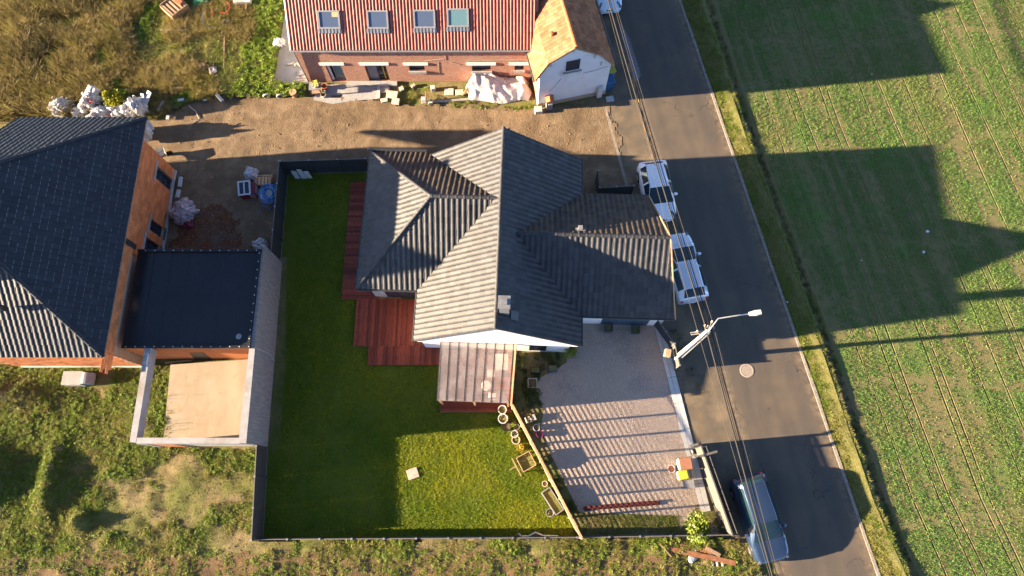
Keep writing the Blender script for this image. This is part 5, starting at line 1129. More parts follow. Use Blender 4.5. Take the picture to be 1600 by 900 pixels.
# ================================================================== FENCES AND GATE
def panel_fence(lab, a, b, hgt, npan, mat, thick=.04, rails=7, name='fence'):
    a = Vector(a); b = Vector(b); t = thing(name, lab, 'fence', a); d = (b-a); L = d.length; d.normalize(); L1 = L/npan
    for i in range(npan+1):
        p = d*(L1*i); mb = MB(); mb.box(p.x, p.y, hgt/2+.02, .09, .09, hgt+.04, math.atan2(d.y, d.x)); obj('post', mb, mat, t, False)
        mb = MB(); mb.box(p.x, p.y, hgt+.05, .1, .1, .02, math.atan2(d.y, d.x)); obj('post_cap', mb, M['zinc'], t, False)
    for i in range(npan):
        for k in range(rails):
            z0 = .04+(hgt-.06)*k/rails; z1 = .04+(hgt-.06)*(k+1)/rails-.006
            p0 = d*(L1*i+.05); p1 = d*(L1*(i+1)-.05); mb = MB(); mb.bar(p0+Vector((0, 0, (z0+z1)/2)), p1+Vector((0, 0, (z0+z1)/2)), thick*.6, z1-z0); obj('board', mb, mat, t, False)
        p0 = d*(L1*i+.05); p1 = d*(L1*(i+1)-.05); mb = MB(); mb.bar(p0+Vector((0, 0, hgt)), p1+Vector((0, 0, hgt)), thick*1.3, .03); obj('top_rail', mb, M['grey_fence'], t, False)
    mb = MB(); mb.bar(Vector((0, 0, .03)), d*L+Vector((0, 0, .03)), .05, .06); obj('kick_board', mb, M['bin_grey'], t, False)
    return t
panel_fence('dark board fence along the west edge of the shaded lawn, north of the grey wall', P(437+13, 272), P(438, 412), 1.75, 4, M['dark_fence'])
panel_fence('dark board fence closing the north end of the lawn behind the leaning slabs', P(452, 272), P(580, 268), 1.75, 3, M['dark_fence'])
panel_fence('dark mesh fence south of the long grey wall, at the lawn corner', P(418, 700), P(411, 841), 1.75, 3, M['dark_fence'])
panel_fence('thin dark fence along the south end of the sunlit lawn', P(411, 841), P(899, 838), 1.2, 10, M['dark_fence'])
panel_fence('thin dark fence along the dry grass strip south of the drive', P(901, 838), P(1134, 834), 1.2, 5, M['dark_fence'])
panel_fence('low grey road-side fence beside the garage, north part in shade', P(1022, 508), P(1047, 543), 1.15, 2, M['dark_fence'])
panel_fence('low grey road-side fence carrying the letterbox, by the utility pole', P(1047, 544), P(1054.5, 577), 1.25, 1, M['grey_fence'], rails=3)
panel_fence('black gate panels between the bungalow and the white hatchback', P(932, 312), P(983, 309), 1.75, 2, M['black'])
panel_fence('short black fence panel running north from the black gate panels', P(932, 311), P(930, 286), 1.75, 1, M['black'])
p = P(1046, 552, .95); t = thing('letterbox', 'brown grey letterbox fixed on the low fence beside the concrete pole', 'letterbox', (p.x-.12, p.y, .75), -.2)
mb = MB(); mb.box(0, 0, .25, .34, .42, .46); obj('body', mb, M['wood'], t, False, bevel=.02); mb = MB(); mb.box(-.17, 0, .36, .02, .3, .06); obj('slot', mb, M['black'], t, False)
# slatted timber fence between the lawn and the drive
a, b = P(801, 640), P(904, 838); wf = thing('slat_fence', 'pale wooden slat fence running diagonally between the lawn and the drive', 'fence', a)
d = b-a; L = d.length; d.normalize(); NP = 7; L1 = L/NP
for i in range(NP+1):
    p = d*(L1*i); mb = MB(); mb.box(p.x, p.y, 1.06, .09, .09, 2.12, math.atan2(d.y, d.x)); obj('post', mb, M['pale_wood'], wf, False)
for i in range(NP):
    p0 = d*(L1*i+.045); p1 = d*(L1*(i+1)-.045); sm = MB()
    for k in range(30): z = .08+k*.068; sm.bar(p0+Vector((0, 0, z)), p1+Vector((0, 0, z)), .018, .031 if i not in (4,) else .04)
    obj('slats', sm, M['pale_wood'], wf, False, kind='stuff')
    mb = MB(); mb.bar(p0+Vector((0, 0, 2.11)), p1+Vector((0, 0, 2.11)), .11, .03); obj('top_rail', mb, M['pale_wood'], wf, False)
# sliding gate, pushed open along the road side
g0, g1 = P(1084, 700), P(1131, 834); sg = thing('sliding_gate', 'grey metal sliding gate standing along the concrete strip by the bins', 'gate', g0)
d = g1-g0; L = d.length; d.normalize(); ang = math.atan2(d.y, d.x); nrm_ = Vector((-d.y, d.x, 0))
mb = MB(); mb.bar(Vector((0, 0, .1)), d*L+Vector((0, 0, .1)), .07, .12); obj('bottom_rail', mb, M['grey_fence'], sg, False)
mb = MB(); mb.bar(Vector((0, 0, 1.6)), d*L+Vector((0, 0, 1.6)), .07, .07); obj('top_rail', mb, M['grey_fence'], sg, False)
for k in range(10):
    mb = MB(); z = .24+k*.135; mb.bar(d*.04+Vector((0, 0, z)), d*(L-.04)+Vector((0, 0, z)), .025, .1345); obj('slat', mb, M['grey_fence'], sg, False)
for k in range(5): p = d*(L*k/4)+nrm_*.05; mb = MB(); mb.box(p.x, p.y, .85, .06, .05, 1.5, ang); obj('stile', mb, M['dark_metal'], sg, False)
mb = MB(); mb.bar(nrm_*.3+Vector((0, 0, 1.45)), d*L+nrm_*.3+Vector((0, 0, 1.45)), .04, .05); obj('guide_rail', mb, M['grey_fence'], sg, False)
for k in range(26): p = d*(L*(k+.5)/26)+nrm_*.3; mb = MB(); mb.box(p.x, p.y, .75, .025, .025, 1.42, ang); obj('baluster', mb, M['dark_metal'], sg, False)
for q, lab in (((1080, 697), 'dark gate post with a top arm at the end of the white strip'), ((1088, 714), 'dark gate post beside the small gate motor box')):
    p = P(*q); t = thing('gate_post', lab, 'gate post', p, ang, 'gate posts')
    mb = MB(); mb.box(0, .0, .92, .13, .13, 1.84); obj('post', mb, M['dark_metal'], t, False); mb = MB(); mb.box(.0, .35, 1.78, .12, .75, .1); obj('guide_arm', mb, M['grey_fence'], t, False); mb = MB(); mb.lathe([(.05, 0), (.05, .12)], (0, .55, 1.64), 10); obj('roller', mb, M['black'], t, False)
p = P(1083, 706); t = thing('gate_motor', 'small black and white gate motor box on the concrete strip', 'gate motor', (p.x-.1, p.y, .03), ang)
mb = MB(); mb.box(0, 0, .17, .28, .2, .32); obj('housing', mb, M['black'], t, False, bevel=.03); mb = MB(); mb.box(0, -.05, .335, .2, .08, .01); obj('cover', mb, M['plastic_white'], t, False)
# ================================================================== SMALL THINGS
def item(name, label, cat, px, py, rz=0.0, group=None, z=0.0): return thing(name, label, cat, P(px, py, z), rz, group)
def blob(seed, sx, sy, sz, n=3, rough=.22, fold=5.0):
    """crumpled soft shape resting on z = 0"""
    bm = bmesh.new(); bmesh.ops.create_icosphere(bm, subdivisions=n, radius=1); mb = MB(); vs = []
    for v in bm.verts:
        c = v.co; k = 1+rough*(2*float(vnoise(np.array([c.x*fold+seed]), np.array([c.y*fold+c.z*fold*.7]), 1.6, seed))[()]-1 if False else 0)
        q = vnoise(np.array([c.x*fold+c.z*2.1]), np.array([c.y*fold-c.z*1.7]), 1.1, seed+3)[0]-.5; q2 = vnoise(np.array([c.x*fold*2.3]), np.array([c.y*fold*2.3+c.z*3]), 1.0, seed+9)[0]-.5
        k = 1+rough*1.5*q+rough*.9*q2; z = c.z*k*sz
        vs.append((c.x*k*sx, c.y*k*sy, max(0, z+sz*.75)))
    mb.add(vs, [tuple(v.index for v in f.verts) for f in bm.faces]); bm.free(); return mb
def bag(label, px, py, seed, s=(.42, .42, .45), logo=False, group='white builders bags', z=0.0, rz=0.0, flaps=True, mat='bag'):
    t = item('builders_bag', label, 'bag', px, py, rz, group, z)
    obj('sack', blob(seed, s[0], s[1], s[2], 4, .42, 3.4), M[mat], t, False, smooth=True, auto=24)
    if flaps:
        mb = MB(); q = random.Random(seed)
        for i in range(4):
            a = i*PI/2+q.uniform(-.3, .3); r = s[0]*.75; p = Vector((r*math.cos(a), r*math.sin(a), s[2]*1.45)); mb.tube([p, p+Vector((.08*math.cos(a+1), .08*math.sin(a+1), .09)), p+Vector((.2*math.cos(a+1.2), .2*math.sin(a+1.2), .03)), p+Vector((.26*math.cos(a+1.3), .26*math.sin(a+1.3), -.12))], .02, 5)
        obj('strap', mb, M['bag'], t, False)
    if logo:
        mb = MB(); q = random.Random(seed+1)
        for i in range(5):
            x0 = q.uniform(-.22, .15)*s[0]/.42; y0 = q.uniform(-.3, .0); dx = q.uniform(.06, .2)
            mb.bar((x0, -s[1]*.55+y0*.4, s[2]*1.62-.03*i), (x0+dx, -s[1]*.8+y0*.2, s[2]*1.3-.05*i), .05, .03)
        obj('print', mb, M['logo_red'], t, False)
    return t
def tubes(name, label, cat, pts, r, mat, group=None, n=8):
    mb = MB(); mb.tube(pts, r, n); o = obj(name, mb, M[mat] if isinstance(mat, str) else mat, smooth=True, auto=40); return tag(o, label, cat, group)
def bx(name, label, cat, px, py, sx, sy, sz, mat, rz=0.0, group=None, z=0.0, bevel=.01, tilt=0.0):
    mb = MB(); mb.box(0, 0, sz/2, sx, sy, sz, 0, tilt); return single(name, mb, M[mat], label, cat, P(px, py, z), rz, group, bevel=bevel)
def pot(label, px, py, r, h, mat, plant=None, group='plant pots by the slat fence', dens=10, name='plant_pot'):
    t = item(name, label, 'plant pot', px, py, 0, group)
    mb = MB(); mb.lathe([(r*.68, 0), (r*.95, h), (r*1.08, h), (r*1.08, h+.03), (r*.9, h+.03), (r*.86, h-.06)], n=18); obj('pot', mb, M[mat], t, False, smooth=True, auto=35)
    mb = MB(); mb.lathe([(r*.9, h-.05), (.01, h-.03)], n=14, closed=False); obj('soil', mb, M['soil'], t, False)
    if plant:
        q = leafy(dens, r*.9, .11, .22, int(px)); q.xf(Matrix.Translation((0, 0, h))); obj('plant', q, M[plant], t, False)
    return t
def shrub(name, label, cat, px, py, r, h, mat, n=700, leaf=.1, seed=1, z=0.0, stems=6, gap=.25):
    t = item(name, label, cat, px, py, 0, None, z); q = random.Random(seed); mb = MB()
    cl = [(q.uniform(-.6, .6)*r, q.uniform(-.6, .6)*r, q.uniform(.35, .85)*h, q.uniform(.3, .55)*r) for _ in range(12)]
    for i in range(n):
        c = q.choice(cl); a = q.uniform(0, 2*PI); u = q.uniform(-1, 1); s_ = math.sqrt(1-u*u); k = c[3]*q.uniform(.55, 1.15)
        p = Vector((c[0]+k*s_*math.cos(a), c[1]+k*s_*math.sin(a), max(.03, c[2]+k*u*.9)))
        l = leaf*q.uniform(.6, 1.3); d = Vector((q.gauss(0, 1), q.gauss(0, 1), q.gauss(.3, .8))).normalized(); e = d.orthogonal().normalized()*l*.35
        mb.add([p-d*l*.5, p+e, p+d*l*.5, p-e], [(0, 1, 2, 3)])
    obj('foliage', mb, M[mat], t, False); sb = MB()
    for i in range(stems): c = cl[i]; sb.tube([(0, 0, 0), (c[0]*.5, c[1]*.5, c[2]*.55), (c[0], c[1], c[2])], .018, 5, .006)
    obj('stem', sb, M['bark'], t, False); return t
def pallet(label, loc, rz, rx=0.0, mat='pale_wood', w_=1.2, d=.8, n=6, group='wooden pallets'):
    t = thing('pallet', label, 'pallet', loc, rz, group); R = Matrix.Rotation(rx, 4, 'X')
    for i in range(n): mb = MB(); mb.box(0, -d/2+d*(i+.5)/n, .13, w_, d/n*.62, .022); mb.xf(R); obj('board', mb, M[mat], t, False)
    for x in (-w_*.45, 0, w_*.45): mb = MB(); mb.box(x, 0, .06, .1, d, .1); mb.xf(R); obj('bearer', mb, M[mat], t, False)
    return t
def wheelie(label, px, py, rz, body, lid, s=1.0, group='wheelie bins by the gate'):
    t = item('wheelie_bin', label, 'bin', px, py, rz, group)
    mb = MB(); a, b, h = .23*s, .29*s, .95*s
    mb.add([(-a, -a, .06), (a, -a, .06), (a, a, .06), (-a, a, .06), (-b, -b*1.1, h), (b, -b*1.1, h), (b, b*1.1, h), (-b, b*1.1, h)], [(3, 2, 1, 0), (4, 5, 6, 7)]+[(i, (i+1) % 4, 4+(i+1) % 4, 4+i) for i in range(4)]); obj('body', mb, M[body], t, False, bevel=.02)
    mb = MB(); mb.add([(-b*1.06, -b*1.22, h+.01), (b*1.06, -b*1.22, h+.01), (b*1.06, b*1.2, h+.01), (-b*1.06, b*1.2, h+.01), (-b*.92, -b*1.0, h+.08), (b*.92, -b*1.0, h+.08), (b*.92, b*1.05, h+.1), (-b*.92, b*1.05, h+.1)], [(3, 2, 1, 0), (4, 5, 6, 7)]+[(i, (i+1) % 4, 4+(i+1) % 4, 4+i) for i in range(4)]); l_ = obj('lid', mb, M[lid], t, False, bevel=.02)
    mb = MB(); mb.tube([(-b*.9, b*1.3, h), (b*.9, b*1.3, h)], .02, 6); obj('handle', mb, M[body], t, False)
    for k in (-1, 1): mb = MB(); mb.lathe([(.1, -.03), (.1, .03)], n=12); mb.xf(Matrix.Translation((k*a*.95, a*1.1, .1)) @ Matrix.Rotation(PI/2, 4, 'Y')); obj('wheel', mb, M['rubber'], t, False)
    return t
# ---- bins and things on the drive
ga = math.atan2(1.5, -4.9)
wheelie('wheelie bin with a brown lid beside the gate motor', 1064, 726, -PI/2+.12, 'plastic_white', 'brown_lid', 1.12)
wheelie('wheelie bin with a yellow lid between the brown-lidded bin and grey crate', 1062, 743, -PI/2+.2, 'plastic_white', 'yellow', .85)
t = item('storage_box', 'grey plastic storage box lying south of the yellow-lidded bin', 'box', 1073, 757, .08); mb = MB(); mb.box(0, 0, .22, .62, .42, .44); obj('box', mb, M['alloy'], t, False, bevel=.04); mb = MB(); mb.box(0, 0, .46, .66, .46, .05); obj('lid', mb, M['bin_grey'], t, False, bevel=.02); mb = MB(); mb.box(.34, 0, .3, .03, .16, .05); obj('handle', mb, M['black'], t, False)
t = item('bucket', 'white bucket with orange brown contents beside the brown-lidded bin', 'bucket', 1047, 733); mb = MB(); mb.lathe([(.15, 0), (.2, .34), (.22, .34), (.22, .37), (.185, .37), (.15, .1)], n=16); obj('pail', mb, M['plastic_white'], t, False); mb = MB(); mb.lathe([(.18, .28), (.01, .3)], n=14, closed=False); obj('contents', mb, M['terracotta'], t, False)
for i, (dx, dz, lab) in enumerate(((0, .03, 'lower'), (.04, .13, 'upper'))):
    a = P(912, 795, .1); b = P(1031-i*4, 786, .1); mb = MB(); mb.bar(a+Vector((dx, i*.07, dz-.06)), b+Vector((dx, i*.07, dz-.06)), .2-.06*i, .09); tag(obj('timber_beam', mb, M['dark_red']), 'dark red timber beam lying on the gravel, %s one of the two stacked' % lab, 'timber beam', 'dark red beams on the drive')
shrub('round_bush', 'round yellow green bush at the south end of the drive', 'bush', 1083, 822, .85, 1.15, 'bush_leaf', 1500, .13, 3)
shrub('corner_shrub', 'loose green shrub at the white gable corner of the bungalow', 'shrub', 890, 552, .48, 1.3, 'bush_leaf', 500, .11, 5)
shrub('bed_shrub', 'low green shrub in the bed beside the patio roof', 'shrub', 833, 617, .5, .6, 'dark_leaf', 420, .1, 6)
shrub('bare_shrub', 'thin twiggy plant in the bed below the gable window', 'shrub', 860, 562, .45, .6, 'dark_leaf', 160, .09, 7, stems=10)
t = item('planter_box', 'grey square planter with dead stalks beside the round bush and gate', 'planter', 1110, 829, ga); mb = MB(); mb.lathe([(.28, 0), (.36, .5), (.3, .5), (.28, .4)], n=4); obj('pot', mb, M['bin_grey'], t, False); q = tuft(16, .6, .16, .02, .5, 3); q.xf(Matrix.Translation((0, 0, .42))); obj('plant', q, M['dry'], t, False)
for px, py, lab, mt in ((836, 580, 'dark square planter in the bed, nearest the patio roof', 'black'), (863, 577, 'dark blue grey planter at the edge of the gravel by the bed', 'garage_blue')):
    t = item('planter_box', lab, 'planter', px, py, 0, 'planters in the bed'); mb = MB(); mb.box(0, 0, .2, .52, .34, .4); obj('pot', mb, M[mt], t, False, bevel=.02); mb = MB(); mb.box(0, 0, .405, .46, .28, .012); obj('soil', mb, M['soil'], t, False)
t = item('square_planter', 'square pale framed dark planter in the gravel corner by the bed', 'planter', 832, 599, 0)
for sx_, sy_, w_, d in ((0, .26, .56, .05), (0, -.26, .56, .05), (.26, 0, .05, .47), (-.26, 0, .05, .47)): mb = MB(); mb.box(sx_, sy_, .1, w_, d, .2); obj('side', mb, M['stone'], t, False)
mb = MB(); mb.box(0, 0, .06, .46, .46, .12); obj('soil', mb, M['soil'], t, False)
t = item('planter_box', 'pale rectangular planter with dry plants beside the slat fence top', 'planter', 829, 655, .35); mb = MB(); mb.box(0, 0, .15, .62, .34, .3); obj('trough', mb, M['stone'], t, False, bevel=.02); q = leafy(16, .22, .14, .3, 4); q.xf(Matrix.Translation((0, 0, .28))); obj('plant', q, M['dark_leaf'], t, False)
pot('small white round pot on the gravel next to the purple pot', 838, 669, .19, .3, 'plastic_white'); pot('purple round pot on the gravel beside the fence', 843, 679, .19, .3, 'purple')
pot('white bowl with a small plant on the deck end by the fence', 785, 641, .24, .3, 'plastic_white', 'dark_leaf'); pot('white pot with mixed flowers on the grass below the deck', 786, 655, .27, .32, 'plastic_white', 'bush_leaf', dens=6)
pot('dark empty round pot on the shaded grass', 791, 667, .28, .25, 'black'); pot('small black pot with bright green leaves near the slat fence', 802, 663, .18, .22, 'black', 'bright_weed', dens=18)
pot('little dark pot against the slat fence', 807, 668, .17, .2, 'bin_grey'); pot('white ring-rimmed pot on the sunny grass, upper of two', 804, 679, .2, .28, 'plastic_white', 'dark_leaf', dens=4); pot('cream pot with pinkish filling on the sunny grass, lower of two', 806, 688, .23, .26, 'stone', 'weed', dens=4)
pot('pot of yellow flowering plant on the lawn beside the slat fence', 813, 699, .2, .22, 'terracotta', 'gold_leaf', dens=34); pot('small pale pot beside the head of the grey garden trough', 851, 756, .15, .2, 'stone'); pot('dark wire basket with dry twigs at the foot of the garden trough', 859, 801, .22, .22, 'bin_grey', 'dry', dens=6)
t = item('raised_planter', 'wooden raised planter with trellis and cross legs on the lawn', 'planter', 822, 722, .5)
for sx_, sy_, w_, d in ((0, .42, .8, .04), (0, -.42, .8, .04), (.4, 0, .04, .8), (-.4, 0, .04, .8)): mb = MB(); mb.box(sx_, sy_, .55, w_, d, .3); obj('side', mb, M['wood'], t, False)
mb = MB(); mb.box(0, 0, .5, .76, .8, .16); obj('soil', mb, M['soil'], t, False)
for a, b in ((-.36, -.4), (.36, -.4), (.36, .4), (-.36, .4)): mb = MB(); mb.box(a, b, .34, .06, .06, .68); obj('leg', mb, M['wood'], t, False)
mb = MB(); mb.box(-.62, 0, .32, .06, 1.1, .05); mb.box(-.85, .05, .3, .4, .05, .05); obj('handle', mb, M['wood'], t, False)
q = tuft(14, .5, .3, .02, .8, 8); q.xf(Matrix.Translation((0, 0, .56))); obj('plant', q, M['dry'], t, False)
a, b = P(852, 766, .0), P(874, 800, .0); dd = b-a; t = thing('garden_trough', 'long grey garden trough on the lawn beside the slat fence', 'trough', (a+b)/2, math.atan2(dd.y, dd.x)); Lq = dd.length
for sx_, sy_, w_, d in ((0, .26, Lq, .05), (0, -.26, Lq, .05), (Lq/2, 0, .05, .47), (-Lq/2, 0, .05, .47)): mb = MB(); mb.box(sx_, sy_, .25, w_, d, .5); obj('side', mb, M['bin_grey'], t, False)
mb = MB(); mb.box(0, 0, .22, Lq-.08, .45, .42); obj('soil', mb, M['soil'], t, False)
bx('paving_stone', 'single pale square paving stone lying tilted on the sunlit lawn', 'paving stone', 645, 740, .62, .56, .05, 'stone', .35, z=.05, tilt=.06)
tubes('white_sheet', 'crumpled white plastic strip along the foot of the south fence', 'plastic strip', [P(810, 834, .3), P(814, 838, .2), P(826, 838, .2), P(837, 832, .5), P(848, 837, .25), P(872, 838, .2)], .05, 'plastic_white')
for px, h_, lab in ((463, .55, 'short pale slab leaning on the dark north fence, left of three'), (473, .75, 'tallest pale slab leaning on the dark north fence, middle of three'), (482, .5, 'short pale slab leaning on the dark north fence, right of three')):
    p = P(px+3, 273, 0); mb = MB(); mb.slab([(-.16, 0, 0), (.16, 0, 0), (.02, .22, h_), (-.3, .22, h_)], (0, .05, .02)); single('stone_slab', mb, M['pale_concrete'], lab, 'slab', (p.x, p.y-.28, .0), 0, 'slabs leaning on the fence')
# ---- manhole, timber pile
mb = MB(); mb.lathe([(.42, .0), (.4, .014), (.33, .016), (.32, .01), (.01, .014)], n=28, closed=False); p = P(1167, 579); single('manhole_cover', mb, M['manhole'], 'round pale manhole cover in the sunlit part of the road', 'manhole', (p.x, p.y, .004))
for i, (a, b, w_, h_, z, lab) in enumerate((((1037, 849), (1124, 864), .24, .1, .16, 'reddish timber beam of the roadside pile, nearer the fence'), ((1039, 856), (1149, 880), .26, .12, .2, 'longest reddish timber beam of the roadside pile'), ((1028, 851), (1028, 866), .14, .05, .1, 'short reddish board at the west end of the timber pile'), ((1031, 850), (1049, 870), .05, .05, .3, 'thin pale stick lying across the west end of the timber pile'), ((1103, 856), (1125, 868), .2, .05, .3, 'pale broken board at the east end of the timber pile'), ((1042, 844), (1082, 843), .3, .05, .1, 'earth-stained board close to the south fence'))):
    mb = MB(); mb.bar(P(*a, z), P(*b, z), w_, h_); tag(obj('timber', mb, M['rust_wood' if i < 3 else 'wood']), lab, 'timber', 'roadside timber pile')
for px, py, s_, mt, lab in ((1092, 853, .35, 'plastic_white', 'white plastic scrap poking up between the timber beams'), (1083, 862, .4, 'pale_concrete', 'blue grey sheet under the longest timber beam'), (1081, 873, .45, 'plastic_white', 'crumpled white plastic just south of the longest timber beam'), (1111, 867, .3, 'pale_concrete', 'small grey sheet near the broken board of the timber pile')):
    single('plastic_scrap', blob(int(px), s_*.6, s_*.45, s_*.22, 2, .4, 3), M[mt], lab, 'plastic', P(px, py, .08), .4, 'scraps round the timber pile', smooth=False)
for k, px in enumerate((1113, 1120, 1128)): bx('brick', ('pale', 'split', 'outer')[k]+' brick lying south of the longest timber beam', 'brick', px, 881, .1, .24, .1, 'stone', .1*k, 'bricks by the timber pile', z=.1)
# ---- yard
t = item('crate', 'maroon wrapped crate with a white window frame on top', 'crate', 392, 302, .12); mb = MB(); mb.box(0, 0, .35, 1.0, .8, .7); obj('crate_body', mb, M['maroon'], t, False, bevel=.02)
f = window_on(t, Vector(WM[t.name] @ Vector((-.12, .0, .8))), (math.cos(.12), math.sin(.12), .0), (-math.sin(.12), math.cos(.12), .15), .8, .95, (0, -.15, 1), M['plastic_white'], M['glass'], 'window_unit', fw=.1, bars=2)
for i in range(3): mb = MB(); mb.bar((.1, -.405, .18+.17*i), (.45, -.405, .22+.17*i), .02, .04, (0, -1, 0)); mb.bar((.505, -.3, .2+.17*i), (.505, .3, .2+.17*i), .02, .03, (1, 0, 0)); obj('print', mb, M['bag'], t, False)
bag('open white sack with long straps behind the maroon crate', 396, 275, 31, (.42, .36, .4), rz=.4)
pallet('pallet of small blocks between the maroon crate and dark fence', P(412, 283, .0), .05)
mb = MB()
for i in range(5):
    for j in range(2): mb.box(-.45+.22*i, -.2+.36*j, 0, .19, .3, .16)
p = P(412, 283, .24)
for i in range(5): mb = MB(); mb.box(0, 0, .12, .17, .55, .24); single('block', mb, M['pale_wood'], ('leftmost', 'second from left', 'middle', 'second from right', 'rightmost')[i]+' of the five tan blocks on the pallet', 'block', (p.x-.45+.22*i, p.y-.05, .145), .05, 'blocks on the pallet', bevel=.01)
t = item('cable_drum', 'white drum carrying the blue hose beside the dark fence', 'drum', 423, 308); mb = MB(); mb.lathe([(.5, 0), (.52, .05), (.52, .5), (.5, .55), (.1, .56)], n=22, closed=True); obj('drum', mb, M['plastic_white'], t, False)
c = P(421, 304, .6); q = random.Random(5); pts = []
for k in range(70): a = k*.5; r = .34+.14*math.sin(k*.37)+.05*q.random(); pts.append(c+Vector((r*math.cos(a)*1.05+.08*math.sin(k*.2), r*math.sin(a)*1.35, .06+.002*k+.04*q.random())))
pts += [P(430, 318, .4), P(422, 326, .1), P(410, 320, .08), P(406, 328, .06), P(403, 338, .05)]
tubes('water_hose', 'long blue hose coiled over the white drum and trailing on the ground', 'hose', pts, .035, 'blue_hose', n=6)
tubes('stick', 'thin pale stick on the dirt near the dark fence', 'stick', [P(403, 342, .05), P(425, 350, .06)], .02, 'pale_wood'); tubes('red_cable', 'short red cable on the dirt beside the blue hose end', 'cable', [P(413, 338, .05), P(420, 331, .06), P(429, 326, .05)], .02, 'red_hose')
bag('open white sack standing beside the flat annex corner', 411, 388, 33, (.4, .45, .5), rz=1.0)
t = item('plastic_pile', 'heap of grey plastic film against the orange block wall', 'plastic film', 290, 334); obj('film', blob(41, .75, .7, .42, 4, .42, 3.2), M['film'], t, False, smooth=False); obj('fold', blob(42, .3, .5, .5, 3, .4, 3), M['film'], t, False, smooth=False)
single('film_roll', blob(44, .34, .34, .24, 3, .2, 3), M['maroon'], 'purple pink film roll beside the grey plastic heap', 'film roll', P(297, 352), .3)
for a, b, lab in (((283, 277), (281, 292), 'upper white foam bar standing by the orange wall'), ((280, 297), (277, 309), 'lower white foam bar standing by the orange wall')): mb = MB(); mb.bar(P(*a, .12), P(*b, .12), .2, .2); tag(obj('foam_bar', mb, M['plastic_white']), lab, 'foam bar', 'foam bars by the wall')
t = item('trolley', 'small white topped barrow frame at the corner of the orange wall', 'barrow', 256, 247, .5); mb = MB(); mb.add([(-.3, -.22, .45), (.3, -.22, .45), (.3, .22, .45), (-.3, .22, .45), (-.4, -.3, .75), (.4, -.3, .75), (.4, .3, .75), (-.4, .3, .75)], [(3, 2, 1, 0)]+[(i, (i+1) % 4, 4+(i+1) % 4, 4+i) for i in range(4)]); obj('tray', mb, M['bag'], t, False)
for s in (-1, 1): mb = MB(); mb.tube([(.5, s*.05, .2), (.1, s*.22, .42), (-.9, s*.3, .6)], .02, 6); mb.tube([(-.25, s*.22, .45), (-.35, s*.25, .02)], .02, 6); obj('handle', mb, M['dark_metal'], t, False)
mb = MB(); mb.lathe([(.2, -.05), (.2, .05)], n=14); mb.xf(Matrix.Translation((.5, 0, .2)) @ Matrix.Rotation(PI/2, 4, 'X')); obj('wheel', mb, M['rubber'], t, False)
tubes('dry_branch', 'forked dry branch on the sunny dirt', 'branch', [P(295, 165, .1), P(306, 174, .12), P(311, 186, .12), P(297, 196, .08)], .03, 'stone', n=5)
tubes('branch_piece', 'thin pale branch crossing the forked one on the dirt', 'branch', [P(318, 185, .08), P(305, 190, .12), P(298, 196, .06)], .025, 'stone', n=5)
for px, py, sx_, sy_, rz, lab in ((252, 166, .18, .75, -.35, 'white foam strip on the shaded grass right of the bags'), (283, 157, .4, .2, .2, 'small white foam scrap at the meadow edge'), (263, 184, .2, .3, 0, 'pale blue white scrap beside the dark roof corner'), (276, 138, .35, .12, 0, 'little white scrap among green weeds'), (321, 157, .25, .1, .3, 'flat white scrap beside the white post')):
    bx('foam_scrap', lab, 'foam scrap', px, py, sx_, sy_, .1, 'plastic_white', rz, 'foam scraps in the meadow', z=.2)
mb = MB(); mb.bar(P(338, 147, .45), P(348, 158, .2), .2, .2); tag(obj('concrete_post', mb, M['pale_concrete']), 'short pale concrete post lying at the edge of the dirt yard', 'post')
# ---- heap of bags behind the dark roofed house
for px, py, sd_, s_, lg, lab in ((103, 172, 51, (.75, .5, .55), False, 'sagging white bag at the left of the heap, beside white pipes'), (152, 166, 53, (.55, .5, .75), True, 'white bag with red print standing below the white rolls'), (163, 182, 54, (.75, .45, .5), False, 'large smooth white bag just above the dark roof edge'), (133, 178, 55, (.6, .4, .45), False, 'torn whitish bag in the middle of the heap'), (186, 181, 56, (.6, .4, .45), True, 'low white bag with red print below the pallet'), (212, 178, 57, (.6, .45, .6), False, 'bulging white bag at the right of the heap, with foam sheets'), (226, 175, 58, (.5, .5, .85), False, 'tall white bag nearest the yard'), (232, 213, 59, (.45, .55, .85), True, 'white bag with red scrawl by the dark roof corner')):
    bag(lab, px, py, sd_, s_, lg, rz=.2*(px % 5))
for k, (a, b) in enumerate((((132, 163), (146, 136)), ((139, 164), (151, 139)))): tubes('insulation_roll', ('thicker', 'thinner')[k]+' white roll leaning up from the bag heap', 'roll', [P(*a, .7), P(*b, 1.2)], .3-.08*k, 'bag', 'white rolls on the bag heap', 14)
for k, (a, b) in enumerate((((76, 168), (88, 182)), ((84, 178), (105, 186)))): tubes('white_pipe', ('upper', 'lower')[k]+' short white pipe at the left end of the bag heap', 'pipe', [P(*a, .5), P(*b, .4)], .12, 'plastic_white', 'white pipes by the bag heap', 10)
for k, (a, b, lab) in enumerate((((222, 146), (224, 160), 'narrow white foam sheet stuck in the right bags'), ((234, 143), (226, 162), 'wide white foam sheet stuck in the right bags'), ((230, 188), (239, 203), 'white foam strip beside the red scrawled bag'))): mb = MB(); mb.bar(P(*a, 1.3), P(*b, .9), .22+.1*(k == 1), .07); tag(obj('foam_sheet', mb, M['plastic_white']), lab, 'foam sheet', 'foam sheets on the bag heap')
tubes('wire_loop', 'loop of pale tubing sticking out of the left bag', 'tubing', [P(96, 168, .8), P(86, 162, 1.0), P(88, 170, .9), P(97, 174, .8)], .03, 'bag')
pallet('pale wooden pallet leaning behind the bags beside the golden bush', P(168, 164, .1), .05, .9)
tubes('pallet_plank', 'brown plank leaning across the pallet foot', 'plank', [P(160, 152, .8), P(172, 172, .6)], .06, 'wood')
